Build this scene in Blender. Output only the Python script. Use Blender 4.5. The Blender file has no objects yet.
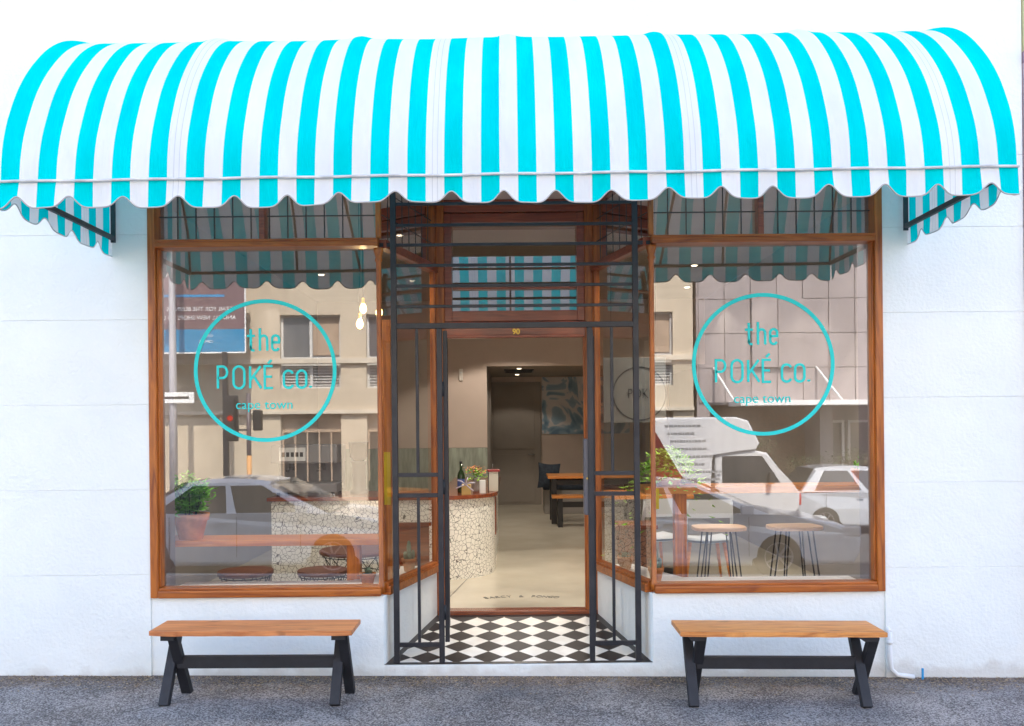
import bpy, bmesh, math, random
from mathutils import Vector, Matrix
R = math.radians
PI = math.pi
random.seed(7)
S = bpy.context.scene
COL = S.collection

# ------------------------------------------------------------------ camera
cam_d = bpy.data.cameras.new("camera")
cam = bpy.data.objects.new("camera", cam_d)
COL.objects.link(cam)
cam.location = (0, -6.0, 1.70)
cam.rotation_euler = (Matrix.Rotation(R(90), 3, 'X') @ Matrix.Rotation(R(-0.55), 3, 'Z')).to_euler()
cam_d.sensor_width = 36
cam_d.lens = 31.15
cam_d.shift_y = 0.0605
cam_d.clip_end = 500
S.camera = cam

# ------------------------------------------------------------------ world, sun, exposure
W = bpy.data.worlds.new("World")
S.world = W
W.use_nodes = True
wn = W.node_tree
bg = wn.nodes['Background']
sky = wn.nodes.new('ShaderNodeTexSky')
sky.sky_type = 'NISHITA'
sky.sun_disc = False
SUN_EL, SUN_AZ = R(52), R(12)            # sun stands behind the shop, a little to the right
sky.sun_elevation = SUN_EL
sky.sun_rotation = SUN_AZ
sky.dust_density = 2.2
sky.air_density = 1.0
wn.links.new(sky.outputs[0], bg.inputs[0])
bg.inputs[1].default_value = 0.14
sd = bpy.data.lights.new("sun", 'SUN')
sd.energy = 3.0
sd.angle = R(0.53)
sd.color = (1.0, 0.93, 0.82)
sun = bpy.data.objects.new("sun", sd)
COL.objects.link(sun)
_d = Vector((math.sin(SUN_AZ) * math.cos(SUN_EL), math.cos(SUN_AZ) * math.cos(SUN_EL), math.sin(SUN_EL)))
sun.rotation_euler = _d.to_track_quat('Z', 'Y').to_euler()
S.view_settings.view_transform = 'Standard'
S.view_settings.look = 'None'
S.view_settings.exposure = 2.6
S.view_settings.gamma = 1
S.render.engine = 'CYCLES'
S.cycles.max_bounces = 8
S.cycles.transparent_max_bounces = 16
S.cycles.sample_clamp_indirect = 6
S.cycles.use_denoising = True

CX = 0.03                                # middle of the shop front

# ------------------------------------------------------------------ material helpers
def new_mat(name):
    m = bpy.data.materials.new(name)
    m.use_nodes = True
    nt = m.node_tree
    return m, nt, nt.nodes['Principled BSDF']

def mat(name, color, rough=0.6, var=0.0, vscale=4.0, bump=0.0, bscale=60.0, metal=0.0, spec=0.5, color2=None, coat=0.0, detail=6, stretch=None):
    m, nt, b = new_mat(name)
    b.inputs['Roughness'].default_value = rough
    b.inputs['Metallic'].default_value = metal
    b.inputs['Specular IOR Level'].default_value = spec
    b.inputs['Coat Weight'].default_value = coat
    b.inputs['Coat Roughness'].default_value = 0.08
    tc = nt.nodes.new('ShaderNodeTexCoord')
    src = tc.outputs['Object']
    if stretch:
        mp = nt.nodes.new('ShaderNodeMapping')
        mp.inputs['Scale'].default_value = stretch
        nt.links.new(src, mp.inputs[0]); src = mp.outputs[0]
    c = list(color) + [1]
    if var > 0 or color2:
        n = nt.nodes.new('ShaderNodeTexNoise')
        n.inputs['Scale'].default_value = vscale
        n.inputs['Detail'].default_value = detail
        nt.links.new(src, n.inputs[0])
        rp = nt.nodes.new('ShaderNodeValToRGB')
        rp.color_ramp.elements[0].position = 0.33
        rp.color_ramp.elements[1].position = 0.67
        if color2:
            c0, c1 = list(color2) + [1], c
        else:
            c0 = [max(0, x * (1 - var)) for x in color] + [1]
            c1 = [min(1, x * (1 + var * 0.6)) for x in color] + [1]
        rp.color_ramp.elements[0].color = c0
        rp.color_ramp.elements[1].color = c1
        nt.links.new(n.outputs[0], rp.inputs[0])
        nt.links.new(rp.outputs[0], b.inputs['Base Color'])
    else:
        b.inputs['Base Color'].default_value = c
    if bump > 0:
        n2 = nt.nodes.new('ShaderNodeTexNoise')
        n2.inputs['Scale'].default_value = bscale
        n2.inputs['Detail'].default_value = 5
        nt.links.new(src, n2.inputs[0])
        bp = nt.nodes.new('ShaderNodeBump')
        bp.inputs['Strength'].default_value = bump
        bp.inputs['Distance'].default_value = 0.01
        nt.links.new(n2.outputs[0], bp.inputs['Height'])
        nt.links.new(bp.outputs[0], b.inputs['Normal'])
    return m

def wood(name, base, dark, axis='X', scale=1.0, rough=0.4, coat=0.0, knots=False):
    m, nt, b = new_mat(name)
    tc = nt.nodes.new('ShaderNodeTexCoord')
    mp = nt.nodes.new('ShaderNodeMapping')
    st = {'X': (1.2, 14, 14), 'Y': (14, 1.2, 14), 'Z': (14, 14, 1.2)}[axis]
    mp.inputs['Scale'].default_value = [s * scale for s in st]
    nt.links.new(tc.outputs['Object'], mp.inputs[0])
    n = nt.nodes.new('ShaderNodeTexNoise')
    n.inputs['Scale'].default_value = 3.0
    n.inputs['Detail'].default_value = 9
    n.inputs['Distortion'].default_value = 1.4
    nt.links.new(mp.outputs[0], n.inputs[0])
    rp = nt.nodes.new('ShaderNodeValToRGB')
    rp.color_ramp.elements[0].position = 0.30
    rp.color_ramp.elements[0].color = list(dark) + [1]
    rp.color_ramp.elements[1].position = 0.62
    rp.color_ramp.elements[1].color = list(base) + [1]
    nt.links.new(n.outputs[0], rp.inputs[0])
    out = rp.outputs[0]
    if knots:
        v = nt.nodes.new('ShaderNodeTexNoise')
        mp2 = nt.nodes.new('ShaderNodeMapping')
        mp2.inputs['Scale'].default_value = (4, 14, 4)
        nt.links.new(tc.outputs['Object'], mp2.inputs[0])
        nt.links.new(mp2.outputs[0], v.inputs[0])
        v.inputs['Scale'].default_value = 1.2
        v.inputs['Detail'].default_value = 3
        r2 = nt.nodes.new('ShaderNodeValToRGB')
        r2.color_ramp.elements[0].position = 0.60
        r2.color_ramp.elements[0].color = (0, 0, 0, 1)
        r2.color_ramp.elements[1].position = 0.74
        r2.color_ramp.elements[1].color = (1, 1, 1, 1)
        nt.links.new(v.outputs[0], r2.inputs[0])
        mx = nt.nodes.new('ShaderNodeMix'); mx.data_type = 'RGBA'
        nt.links.new(r2.outputs[0], mx.inputs[0])
        nt.links.new(out, mx.inputs[6])
        mx.inputs[7].default_value = [x * 0.28 for x in base] + [1]
        out = mx.outputs[2]
    nt.links.new(out, b.inputs['Base Color'])
    b.inputs['Roughness'].default_value = rough
    b.inputs['Coat Weight'].default_value = coat
    b.inputs['Coat Roughness'].default_value = 0.12
    bp = nt.nodes.new('ShaderNodeBump')
    bp.inputs['Strength'].default_value = 0.18
    bp.inputs['Distance'].default_value = 0.003
    nt.links.new(n.outputs[0], bp.inputs['Height'])
    nt.links.new(bp.outputs[0], b.inputs['Normal'])
    return m

def glass(name, refl=0.30, tint=(1, 1, 1), rough=0.0, wav=0.0):
    m = bpy.data.materials.new(name); m.use_nodes = True
    nt = m.node_tree; nt.nodes.clear()
    o = nt.nodes.new('ShaderNodeOutputMaterial')
    t = nt.nodes.new('ShaderNodeBsdfTransparent'); t.inputs[0].default_value = list(tint) + [1]
    g = nt.nodes.new('ShaderNodeBsdfGlossy'); g.inputs['Roughness'].default_value = rough
    mx = nt.nodes.new('ShaderNodeMixShader')
    lw = nt.nodes.new('ShaderNodeFresnel'); lw.inputs[0].default_value = 1.5
    ad = nt.nodes.new('ShaderNodeMath'); ad.operation = 'ADD'; ad.use_clamp = True
    ad.inputs[1].default_value = refl
    nt.links.new(lw.outputs[0], ad.inputs[0])
    nt.links.new(ad.outputs[0], mx.inputs[0])
    nt.links.new(t.outputs[0], mx.inputs[1]); nt.links.new(g.outputs[0], mx.inputs[2])
    nt.links.new(mx.outputs[0], o.inputs[0])
    if wav > 0:
        tc = nt.nodes.new('ShaderNodeTexCoord')
        n = nt.nodes.new('ShaderNodeTexNoise'); n.inputs['Scale'].default_value = 1.1; n.inputs['Detail'].default_value = 1
        nt.links.new(tc.outputs['Object'], n.inputs[0])
        bp = nt.nodes.new('ShaderNodeBump'); bp.inputs['Strength'].default_value = wav; bp.inputs['Distance'].default_value = 0.01
        nt.links.new(n.outputs[0], bp.inputs['Height'])
        nt.links.new(bp.outputs[0], g.inputs['Normal'])
    return m

def emit(name, color, strength):
    m = bpy.data.materials.new(name); m.use_nodes = True
    nt = m.node_tree; b = nt.nodes['Principled BSDF']
    b.inputs['Base Color'].default_value = list(color) + [1]
    b.inputs['Emission Color'].default_value = list(color) + [1]
    b.inputs['Emission Strength'].default_value = strength
    return m

# ------------------------------------------------------------------ mesh helpers
class MB:
    def __init__(s): s.bm = bmesh.new(); s.uv = None
    def box(s, x0, x1, y0, y1, z0, z1, bev=0.0, m=0):
        b = s.bm
        v = [b.verts.new((x, y, z)) for x in (x0, x1) for y in (y0, y1) for z in (z0, z1)]
        f = [(0, 1, 3, 2), (4, 6, 7, 5), (0, 4, 5, 1), (2, 3, 7, 6), (0, 2, 6, 4), (1, 5, 7, 3)]
        fs = [b.faces.new([v[i] for i in q]) for q in f]
        for q in fs: q.material_index = m
        if bev > 0:
            es = list({e for q in fs for e in q.edges})
            r = bmesh.ops.bevel(b, geom=es, offset=bev, segments=2, profile=0.6, affect='EDGES', clamp_overlap=True)
            for q in r['faces']: q.material_index = m
        return s
    def xbox(s, c, size, M, bev=0.0):
        n0 = len(s.bm.verts); s.bm.verts.ensure_lookup_table()
        old = set(s.bm.verts)
        hx, hy, hz = [q / 2 for q in size]
        s.box(-hx, hx, -hy, hy, -hz, hz, bev)
        nv = [v for v in s.bm.verts if v not in old]
        T = Matrix.Translation(c) @ M.to_4x4()
        for v in nv: v.co = T @ v.co
        return s
    def bar(s, a, b_, w, d=None, bev=0.0, up=(0, 0, 1)):
        a = Vector(a); b_ = Vector(b_); d = d or w
        z = (b_ - a); L = z.length; z.normalize()
        u = Vector(up)
        if abs(z.dot(u)) > 0.98: u = Vector((0, 1, 0))
        x = u.cross(z).normalized(); y = z.cross(x)
        M = Matrix((x, y, z)).transposed()
        return s.xbox((a + b_) / 2, (w, d, L), M, bev)
    def tube(s, pts, r, n=10, closed=False, caps=True):
        b = s.bm; P = [Vector(p) for p in pts]; rings = []
        N = len(P)
        rr = r if isinstance(r, (list, tuple)) else [r] * N
        prev = None
        for i in range(N):
            if closed: t = P[(i + 1) % N] - P[i - 1]
            else: t = P[min(i + 1, N - 1)] - P[max(i - 1, 0)]
            t.normalize()
            if prev is None:
                u = Vector((0, 0, 1)) if abs(t.z) < 0.9 else Vector((1, 0, 0))
                x = u.cross(t).normalized()
            else:
                x = (prev - t * prev.dot(t)).normalized()
            prev = x; y = t.cross(x)
            rings.append([b.verts.new(P[i] + (x * math.cos(2 * PI * k / n) + y * math.sin(2 * PI * k / n)) * rr[i]) for k in range(n)])
        for i in range(N if closed else N - 1):
            A = rings[i]; B = rings[(i + 1) % N]
            for k in range(n):
                f = b.faces.new((A[k], A[(k + 1) % n], B[(k + 1) % n], B[k])); f.smooth = True
        if caps and not closed:
            b.faces.new(rings[0][::-1]); b.faces.new(rings[-1])
        return s
    def lathe(s, prof, c=(0, 0, 0), n=32, cap=True):
        b = s.bm; rings = []
        for (r, z) in prof:
            rings.append([b.verts.new((c[0] + r * math.cos(2 * PI * k / n), c[1] + r * math.sin(2 * PI * k / n), c[2] + z)) for k in range(n)])
        for A, B in zip(rings, rings[1:]):
            for k in range(n):
                f = b.faces.new((A[k], A[(k + 1) % n], B[(k + 1) % n], B[k])); f.smooth = True
        if cap:
            b.faces.new(rings[0][::-1]); b.faces.new(rings[-1])
        return s
    def prism(s, poly, a0, a1, axis='z', bev=0.0):
        """poly: 2D points; extruded along axis from a0 to a1"""
        b = s.bm
        def P(p, a):
            if axis == 'z': return (p[0], p[1], a)
            if axis == 'y': return (p[0], a, p[1])
            return (a, p[0], p[1])
        A = [b.verts.new(P(p, a0)) for p in poly]; B = [b.verts.new(P(p, a1)) for p in poly]
        n = len(poly); fs = []
        for k in range(n): fs.append(b.faces.new((A[k], A[(k + 1) % n], B[(k + 1) % n], B[k])))
        f1 = b.faces.new(A[::-1]); f2 = b.faces.new(B)
        if bev > 0:
            es = list(set(f1.edges) | set(f2.edges))
            bmesh.ops.bevel(b, geom=es, offset=bev, segments=3, profile=0.5, affect='EDGES', clamp_overlap=True)
        return s
    def quad(s, *p):
        s.bm.faces.new([s.bm.verts.new(q) for q in p]); return s
    def grid(s, fn, nu, nv, uvfn=None, smooth=True):
        b = s.bm
        if uvfn and s.uv is None: s.uv = b.loops.layers.uv.new("UVMap")
        V = [[b.verts.new(fn(i / nu, j / nv)) for j in range(nv + 1)] for i in range(nu + 1)]
        for i in range(nu):
            for j in range(nv):
                f = b.faces.new((V[i][j], V[i + 1][j], V[i + 1][j + 1], V[i][j + 1])); f.smooth = smooth
                if uvfn:
                    for l, (a, c) in zip(f.loops, ((i, j), (i + 1, j), (i + 1, j + 1), (i, j + 1))):
                        l[s.uv].uv = uvfn(a / nu, c / nv)
        return s
    def ribbon(s, pts, w, y0, y1, closed=False):
        """flat stroke in the XZ plane (thickness along y)"""
        P = [Vector((p[0], p[1])) for p in pts]
        if closed and (P[0] - P[-1]).length < 1e-6: P.pop()
        N = len(P); L = []; Rr = []
        for i in range(N):
            if closed: a = P[i] - P[i - 1]; c = P[(i + 1) % N] - P[i]
            else:
                a = P[i] - P[i - 1] if i > 0 else P[1] - P[0]
                c = P[i + 1] - P[i] if i < N - 1 else a
            a.normalize(); c.normalize()
            t = (a + c)
            if t.length < 1e-6: t = a.copy()
            t.normalize(); nrm = Vector((-t.y, t.x))
            k = 1 / max(0.45, nrm.dot(Vector((-a.y, a.x))))
            L.append(P[i] + nrm * w / 2 * k); Rr.append(P[i] - nrm * w / 2 * k)
        b = s.bm
        def mk(Q, y): return [b.verts.new((q.x, y, q.y)) for q in Q]
        l0, r0, l1, r1 = mk(L, y0), mk(Rr, y0), mk(L, y1), mk(Rr, y1)
        rng = range(N) if closed else range(N - 1)
        for i in rng:
            j = (i + 1) % N
            b.faces.new((l0[i], l0[j], r0[j], r0[i])); b.faces.new((l1[i], r1[i], r1[j], l1[j]))
            b.faces.new((l0[i], l1[i], l1[j], l0[j])); b.faces.new((r0[i], r0[j], r1[j], r1[i]))
        return s
    def leaves(s, n, pos, size, flat=0.6):
        b = s.bm
        for _ in range(n):
            c = Vector(pos()); a = random.uniform(0, 2 * PI); t = random.uniform(-1.0, 1.0) * flat
            d = Vector((math.cos(a) * math.cos(t), math.sin(a) * math.cos(t), math.sin(t)))
            sd_ = d.cross(Vector((random.uniform(-.4, .4), random.uniform(-.4, .4), 1))).normalized()
            k = size * random.uniform(.6, 1.3)
            up = d.cross(sd_) * k * .12
            p = [c, c + d * k * .45 + sd_ * k * .3 + up, c + d * k, c + d * k * .45 - sd_ * k * .3 + up]
            b.faces.new([b.verts.new(q) for q in p])
        return s
    def build(s, name, m, parent=None, recalc=True):
        if recalc: bmesh.ops.recalc_face_normals(s.bm, faces=s.bm.faces)
        me = bpy.data.meshes.new(name); s.bm.to_mesh(me); s.bm.free()
        o = bpy.data.objects.new(name, me); COL.objects.link(o)
        for q in (m if isinstance(m, (list, tuple)) else [m]): me.materials.append(q)
        if parent: o.parent = parent
        return o

def tag(o, label=None, cat=None, group=None, kind=None):
    if label: o['label'] = label
    if cat: o['category'] = cat
    if group: o['group'] = group
    if kind: o['kind'] = kind
    return o
def thing(name, label, cat, loc=(0, 0, 0), rz=0, group=None):
    o = bpy.data.objects.new(name, None); COL.objects.link(o)
    o.location = loc; o.rotation_euler = (0, 0, rz); o.empty_display_size = 0.1
    return tag(o, label, cat, group)
def dup(root, loc, rz, label, scale=None):
    r = root.copy(); COL.objects.link(r); r.location = loc; r.rotation_euler = (0, 0, rz); r['label'] = label
    if scale: r.scale = (scale,) * 3
    for ch in list(root.children):
        c = ch.copy(); COL.objects.link(c); c.parent = r
        for g in list(ch.children):
            d = g.copy(); COL.objects.link(d); d.parent = c
    return r
def text_mesh(name, body, size, loc, m, parent, xs=1.0, flip=False, ext=0.001, align='CENTER', lay=False, offset=0.0):
    cu = bpy.data.curves.new(name, 'FONT'); cu.body = body; cu.size = size; cu.extrude = ext
    cu.align_x = align; cu.offset = offset
    t = bpy.data.objects.new(name, cu); COL.objects.link(t)
    dg = bpy.context.evaluated_depsgraph_get()
    me = bpy.data.meshes.new_from_object(t.evaluated_get(dg))
    bpy.data.objects.remove(t); bpy.data.curves.remove(cu)
    Mx = Matrix.Diagonal((xs, 1, 1, 1))
    if not lay: Mx = Matrix.Rotation(R(180) if flip else 0, 4, 'Z') @ Matrix.Rotation(R(90), 4, 'X') @ Mx
    me.transform(Matrix.Translation(loc) @ Mx)
    me.materials.clear(); me.materials.append(m)
    o = bpy.data.objects.new(name, me); COL.objects.link(o); o.parent = parent
    return o
def arc(cx, cy, rx, ry, a0, a1, n=12):
    return [(cx + rx * math.cos(R(a0 + (a1 - a0) * k / n)), cy + ry * math.sin(R(a0 + (a1 - a0) * k / n))) for k in range(n + 1)]

# ------------------------------------------------------------------ materials
def stucco():
    m, nt, b = new_mat("white_stucco")
    tc = nt.nodes.new('ShaderNodeTexCoord')
    n = nt.nodes.new('ShaderNodeTexNoise'); n.inputs['Scale'].default_value = 1.6; n.inputs['Detail'].default_value = 8
    nt.links.new(tc.outputs['Object'], n.inputs[0])
    rp = nt.nodes.new('ShaderNodeValToRGB')
    rp.color_ramp.elements[0].position = .3; rp.color_ramp.elements[0].color = (.80, .83, .81, 1)
    rp.color_ramp.elements[1].position = .65; rp.color_ramp.elements[1].color = (.86, .885, .865, 1)
    nt.links.new(n.outputs[0], rp.inputs[0])
    # splash dirt just above the pavement
    sx = nt.nodes.new('ShaderNodeSeparateXYZ'); nt.links.new(tc.outputs['Object'], sx.inputs[0])
    n3 = nt.nodes.new('ShaderNodeTexNoise'); n3.inputs['Scale'].default_value = 7; n3.inputs['Detail'].default_value = 6
    nt.links.new(tc.outputs['Object'], n3.inputs[0])
    ma = nt.nodes.new('ShaderNodeMath'); ma.operation = 'MULTIPLY_ADD'; ma.inputs[1].default_value = .22; ma.inputs[2].default_value = -.03
    nt.links.new(n3.outputs[0], ma.inputs[0])
    sb = nt.nodes.new('ShaderNodeMath'); sb.operation = 'SUBTRACT'
    nt.links.new(ma.outputs[0], sb.inputs[0]); nt.links.new(sx.outputs[2], sb.inputs[1])
    mr = nt.nodes.new('ShaderNodeMapRange'); mr.inputs[1].default_value = 0; mr.inputs[2].default_value = .07
    mr.inputs[3].default_value = 0; mr.inputs[4].default_value = .42
    nt.links.new(sb.outputs[0], mr.inputs[0])
    mx = nt.nodes.new('ShaderNodeMix'); mx.data_type = 'RGBA'
    nt.links.new(mr.outputs[0], mx.inputs[0]); nt.links.new(rp.outputs[0], mx.inputs[6]); mx.inputs[7].default_value = (.50, .44, .38, 1)
    nt.links.new(mx.outputs[2], b.inputs['Base Color'])
    b.inputs['Roughness'].default_value = .75
    n2 = nt.nodes.new('ShaderNodeTexNoise'); n2.inputs['Scale'].default_value = 45; n2.inputs['Detail'].default_value = 7
    nt.links.new(tc.outputs['Object'], n2.inputs[0])
    n4 = nt.nodes.new('ShaderNodeTexNoise'); n4.inputs['Scale'].default_value = 5; n4.inputs['Detail'].default_value = 3
    nt.links.new(tc.outputs['Object'], n4.inputs[0])
    ad = nt.nodes.new('ShaderNodeMath'); ad.operation = 'MULTIPLY_ADD'; ad.inputs[1].default_value = 2.5
    nt.links.new(n4.outputs[0], ad.inputs[0]); nt.links.new(n2.outputs[0], ad.inputs[2])
    bp = nt.nodes.new('ShaderNodeBump'); bp.inputs['Strength'].default_value = .6; bp.inputs['Distance'].default_value = .008
    nt.links.new(ad.outputs[0], bp.inputs['Height']); nt.links.new(bp.outputs[0], b.inputs['Normal'])
    return m
def asphalt(name, lo, hi, sc=1.0, dirt=False):
    m, nt, b = new_mat(name)
    tc = nt.nodes.new('ShaderNodeTexCoord')
    v = nt.nodes.new('ShaderNodeTexVoronoi'); v.inputs['Scale'].default_value = 130 * sc
    nt.links.new(tc.outputs['Object'], v.inputs[0])
    n = nt.nodes.new('ShaderNodeTexNoise'); n.inputs['Scale'].default_value = 90 * sc; n.inputs['Detail'].default_value = 6
    nt.links.new(tc.outputs['Object'], n.inputs[0])
    big = nt.nodes.new('ShaderNodeTexNoise'); big.inputs['Scale'].default_value = 2.2; big.inputs['Detail'].default_value = 8
    nt.links.new(tc.outputs['Object'], big.inputs[0])
    sep = nt.nodes.new('ShaderNodeSeparateColor'); nt.links.new(v.outputs['Color'], sep.inputs[0])
    a = nt.nodes.new('ShaderNodeMath'); a.operation = 'MULTIPLY_ADD'; a.inputs[1].default_value = .55
    nt.links.new(sep.outputs[0], a.inputs[0]); nt.links.new(n.outputs[0], a.inputs[2])
    a2 = nt.nodes.new('ShaderNodeMath'); a2.operation = 'MULTIPLY_ADD'; a2.inputs[1].default_value = .7
    nt.links.new(big.outputs[0], a2.inputs[0]); nt.links.new(a.outputs[0], a2.inputs[2])
    rp = nt.nodes.new('ShaderNodeValToRGB')
    rp.color_ramp.elements[0].position = .72; rp.color_ramp.elements[0].color = list(lo) + [1]
    rp.color_ramp.elements[1].position = 1.0; rp.color_ramp.elements[1].color = list(hi) + [1]
    mr = nt.nodes.new('ShaderNodeMath'); mr.operation = 'MULTIPLY'; mr.inputs[1].default_value = .75
    nt.links.new(a2.outputs[0], mr.inputs[0]); nt.links.new(mr.outputs[0], rp.inputs[0])
    out = rp.outputs[0]
    if dirt:
        sx = nt.nodes.new('ShaderNodeSeparateXYZ'); nt.links.new(tc.outputs['Object'], sx.inputs[0])
        nn = nt.nodes.new('ShaderNodeTexNoise'); nn.inputs['Scale'].default_value = 3.5; nn.inputs['Detail'].default_value = 9; nn.inputs['Roughness'].default_value = .7
        nt.links.new(tc.outputs['Object'], nn.inputs[0])
        q1 = nt.nodes.new('ShaderNodeMath'); q1.operation = 'MULTIPLY_ADD'; q1.inputs[1].default_value = 1.0; q1.inputs[2].default_value = -.40
        nt.links.new(nn.outputs[0], q1.inputs[0])
        cr = nt.nodes.new('ShaderNodeTexVoronoi'); cr.feature = 'DISTANCE_TO_EDGE'; cr.inputs['Scale'].default_value = .75
        wn_ = nt.nodes.new('ShaderNodeMix'); wn_.data_type = 'RGBA'; wn_.inputs[0].default_value = .22
        nt.links.new(tc.outputs['Object'], wn_.inputs[6]); nt.links.new(nn.outputs['Color'], wn_.inputs[7]); nt.links.new(wn_.outputs[2], cr.inputs[0])
        cl_ = nt.nodes.new('ShaderNodeMapRange'); cl_.inputs[1].default_value = .0; cl_.inputs[2].default_value = .006; cl_.inputs[3].default_value = .65; cl_.inputs[4].default_value = 0
        nt.links.new(cr.outputs['Distance'], cl_.inputs[0])
        st_ = nt.nodes.new('ShaderNodeTexNoise'); st_.inputs['Scale'].default_value = 1.3; st_.inputs['Detail'].default_value = 5
        nt.links.new(tc.outputs['Object'], st_.inputs[0])
        sm_ = nt.nodes.new('ShaderNodeMapRange'); sm_.inputs[1].default_value = .5; sm_.inputs[2].default_value = .7; sm_.inputs[3].default_value = 0; sm_.inputs[4].default_value = .35
        nt.links.new(st_.outputs[0], sm_.inputs[0])
        mxx = nt.nodes.new('ShaderNodeMath'); mxx.operation = 'MAXIMUM'; nt.links.new(cl_.outputs[0], mxx.inputs[0]); nt.links.new(sm_.outputs[0], mxx.inputs[1])
        dk = nt.nodes.new('ShaderNodeMix'); dk.data_type = 'RGBA'; nt.links.new(mxx.outputs[0], dk.inputs[0]); nt.links.new(out, dk.inputs[6]); dk.inputs[7].default_value = (.05, .042, .04, 1)
        out = dk.outputs[2]
        q2 = nt.nodes.new('ShaderNodeMath'); q2.operation = 'ADD'; nt.links.new(q1.outputs[0], q2.inputs[0]); nt.links.new(sx.outputs[1], q2.inputs[1])
        mr2 = nt.nodes.new('ShaderNodeMapRange'); mr2.inputs[1].default_value = -.22; mr2.inputs[2].default_value = .10; mr2.inputs[3].default_value = 0; mr2.inputs[4].default_value = .75
        nt.links.new(q2.outputs[0], mr2.inputs[0])
        mx = nt.nodes.new('ShaderNodeMix'); mx.data_type = 'RGBA'; mx.blend_type = 'MULTIPLY'
        nt.links.new(mr2.outputs[0], mx.inputs[0]); nt.links.new(out, mx.inputs[6]); mx.inputs[7].default_value = (.62, .45, .33, 1)
        out = mx.outputs[2]
    nt.links.new(out, b.inputs['Base Color'])
    b.inputs['Roughness'].default_value = .85
    bp = nt.nodes.new('ShaderNodeBump'); bp.inputs['Strength'].default_value = .8; bp.inputs['Distance'].default_value = .008
    nt.links.new(a.outputs[0], bp.inputs['Height']); nt.links.new(bp.outputs[0], b.inputs['Normal'])
    return m
STRIPE = 5.38 / 55
def fabric():
    m = bpy.data.materials.new("striped_canvas"); m.use_nodes = True
    nt = m.node_tree; nt.nodes.clear()
    o = nt.nodes.new('ShaderNodeOutputMaterial')
    uv = nt.nodes.new('ShaderNodeUVMap')
    sx = nt.nodes.new('ShaderNodeSeparateXYZ'); nt.links.new(uv.outputs[0], sx.inputs[0])
    dv = nt.nodes.new('ShaderNodeMath'); dv.operation = 'DIVIDE'; dv.inputs[1].default_value = 2 * STRIPE
    nt.links.new(sx.outputs[0], dv.inputs[0])
    fr = nt.nodes.new('ShaderNodeMath'); fr.operation = 'FRACT'; nt.links.new(dv.outputs[0], fr.inputs[0])
    gt = nt.nodes.new('ShaderNodeMath'); gt.operation = 'GREATER_THAN'; gt.inputs[1].default_value = .5
    nt.links.new(fr.outputs[0], gt.inputs[0])
    tc = nt.nodes.new('ShaderNodeTexCoord')
    n = nt.nodes.new('ShaderNodeTexNoise'); n.inputs['Scale'].default_value = 2.5; n.inputs['Detail'].default_value = 6
    mp = nt.nodes.new('ShaderNodeMapping'); mp.inputs['Scale'].default_value = (2.5, .8, .8)
    nt.links.new(tc.outputs['Object'], mp.inputs[0]); nt.links.new(mp.outputs[0], n.inputs[0])
    def ramp(c0, c1):
        r = nt.nodes.new('ShaderNodeValToRGB')
        r.color_ramp.elements[0].position = .35; r.color_ramp.elements[0].color = c0
        r.color_ramp.elements[1].position = .65; r.color_ramp.elements[1].color = c1
        nt.links.new(n.outputs[0], r.inputs[0]); return r
    rt = ramp((.0, .64, .67, 1), (.0, .74, .76, 1)); rw = ramp((.81, .83, .83, 1), (.88, .895, .89, 1))
    mx = nt.nodes.new('ShaderNodeMix'); mx.data_type = 'RGBA'
    nt.links.new(gt.outputs[0], mx.inputs[0]); nt.links.new(rt.outputs[0], mx.inputs[6]); nt.links.new(rw.outputs[0], mx.inputs[7])
    # seams: two stitched lines in every seventh white stripe
    d2 = nt.nodes.new('ShaderNodeMath'); d2.operation = 'DIVIDE'; d2.inputs[1].default_value = 14 * STRIPE
    nt.links.new(sx.outputs[0], d2.inputs[0])
    f2 = nt.nodes.new('ShaderNodeMath'); f2.operation = 'FRACT'; nt.links.new(d2.outputs[0], f2.inputs[0])
    s2 = nt.nodes.new('ShaderNodeMath'); s2.operation = 'SUBTRACT'; s2.inputs[1].default_value = 9.5 / 14
    nt.links.new(f2.outputs[0], s2.inputs[0])
    ab = nt.nodes.new('ShaderNodeMath'); ab.operation = 'ABSOLUTE'; nt.links.new(s2.outputs[0], ab.inputs[0])
    s3 = nt.nodes.new('ShaderNodeMath'); s3.operation = 'SUBTRACT'; s3.inputs[1].default_value = .010
    nt.links.new(ab.outputs[0], s3.inputs[0])
    a3 = nt.nodes.new('ShaderNodeMath'); a3.operation = 'ABSOLUTE'; nt.links.new(s3.outputs[0], a3.inputs[0])
    lt = nt.nodes.new('ShaderNodeMath'); lt.operation = 'LESS_THAN'; lt.inputs[1].default_value = .0013
    nt.links.new(a3.outputs[0], lt.inputs[0])
    m3 = nt.nodes.new('ShaderNodeMath'); m3.operation = 'MULTIPLY'; m3.inputs[1].default_value = .35
    nt.links.new(lt.outputs[0], m3.inputs[0])
    mx2 = nt.nodes.new('ShaderNodeMix'); mx2.data_type = 'RGBA'
    nt.links.new(m3.outputs[0], mx2.inputs[0]); nt.links.new(mx.outputs[2], mx2.inputs[6]); mx2.inputs[7].default_value = (.3, .32, .38, 1)
    # weave
    wv = nt.nodes.new('ShaderNodeTexNoise'); wv.inputs['Scale'].default_value = 5; wv.inputs['Detail'].default_value = 9; wv.inputs['Roughness'].default_value = .6
    mw = nt.nodes.new('ShaderNodeMapping'); mw.inputs['Scale'].default_value = (5, 1.1, .9)
    nt.links.new(tc.outputs['Object'], mw.inputs[0]); nt.links.new(mw.outputs[0], wv.inputs[0])
    bp = nt.nodes.new('ShaderNodeBump'); bp.inputs['Strength'].default_value = .5; bp.inputs['Distance'].default_value = .012
    nt.links.new(wv.outputs[0], bp.inputs['Height'])
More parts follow.
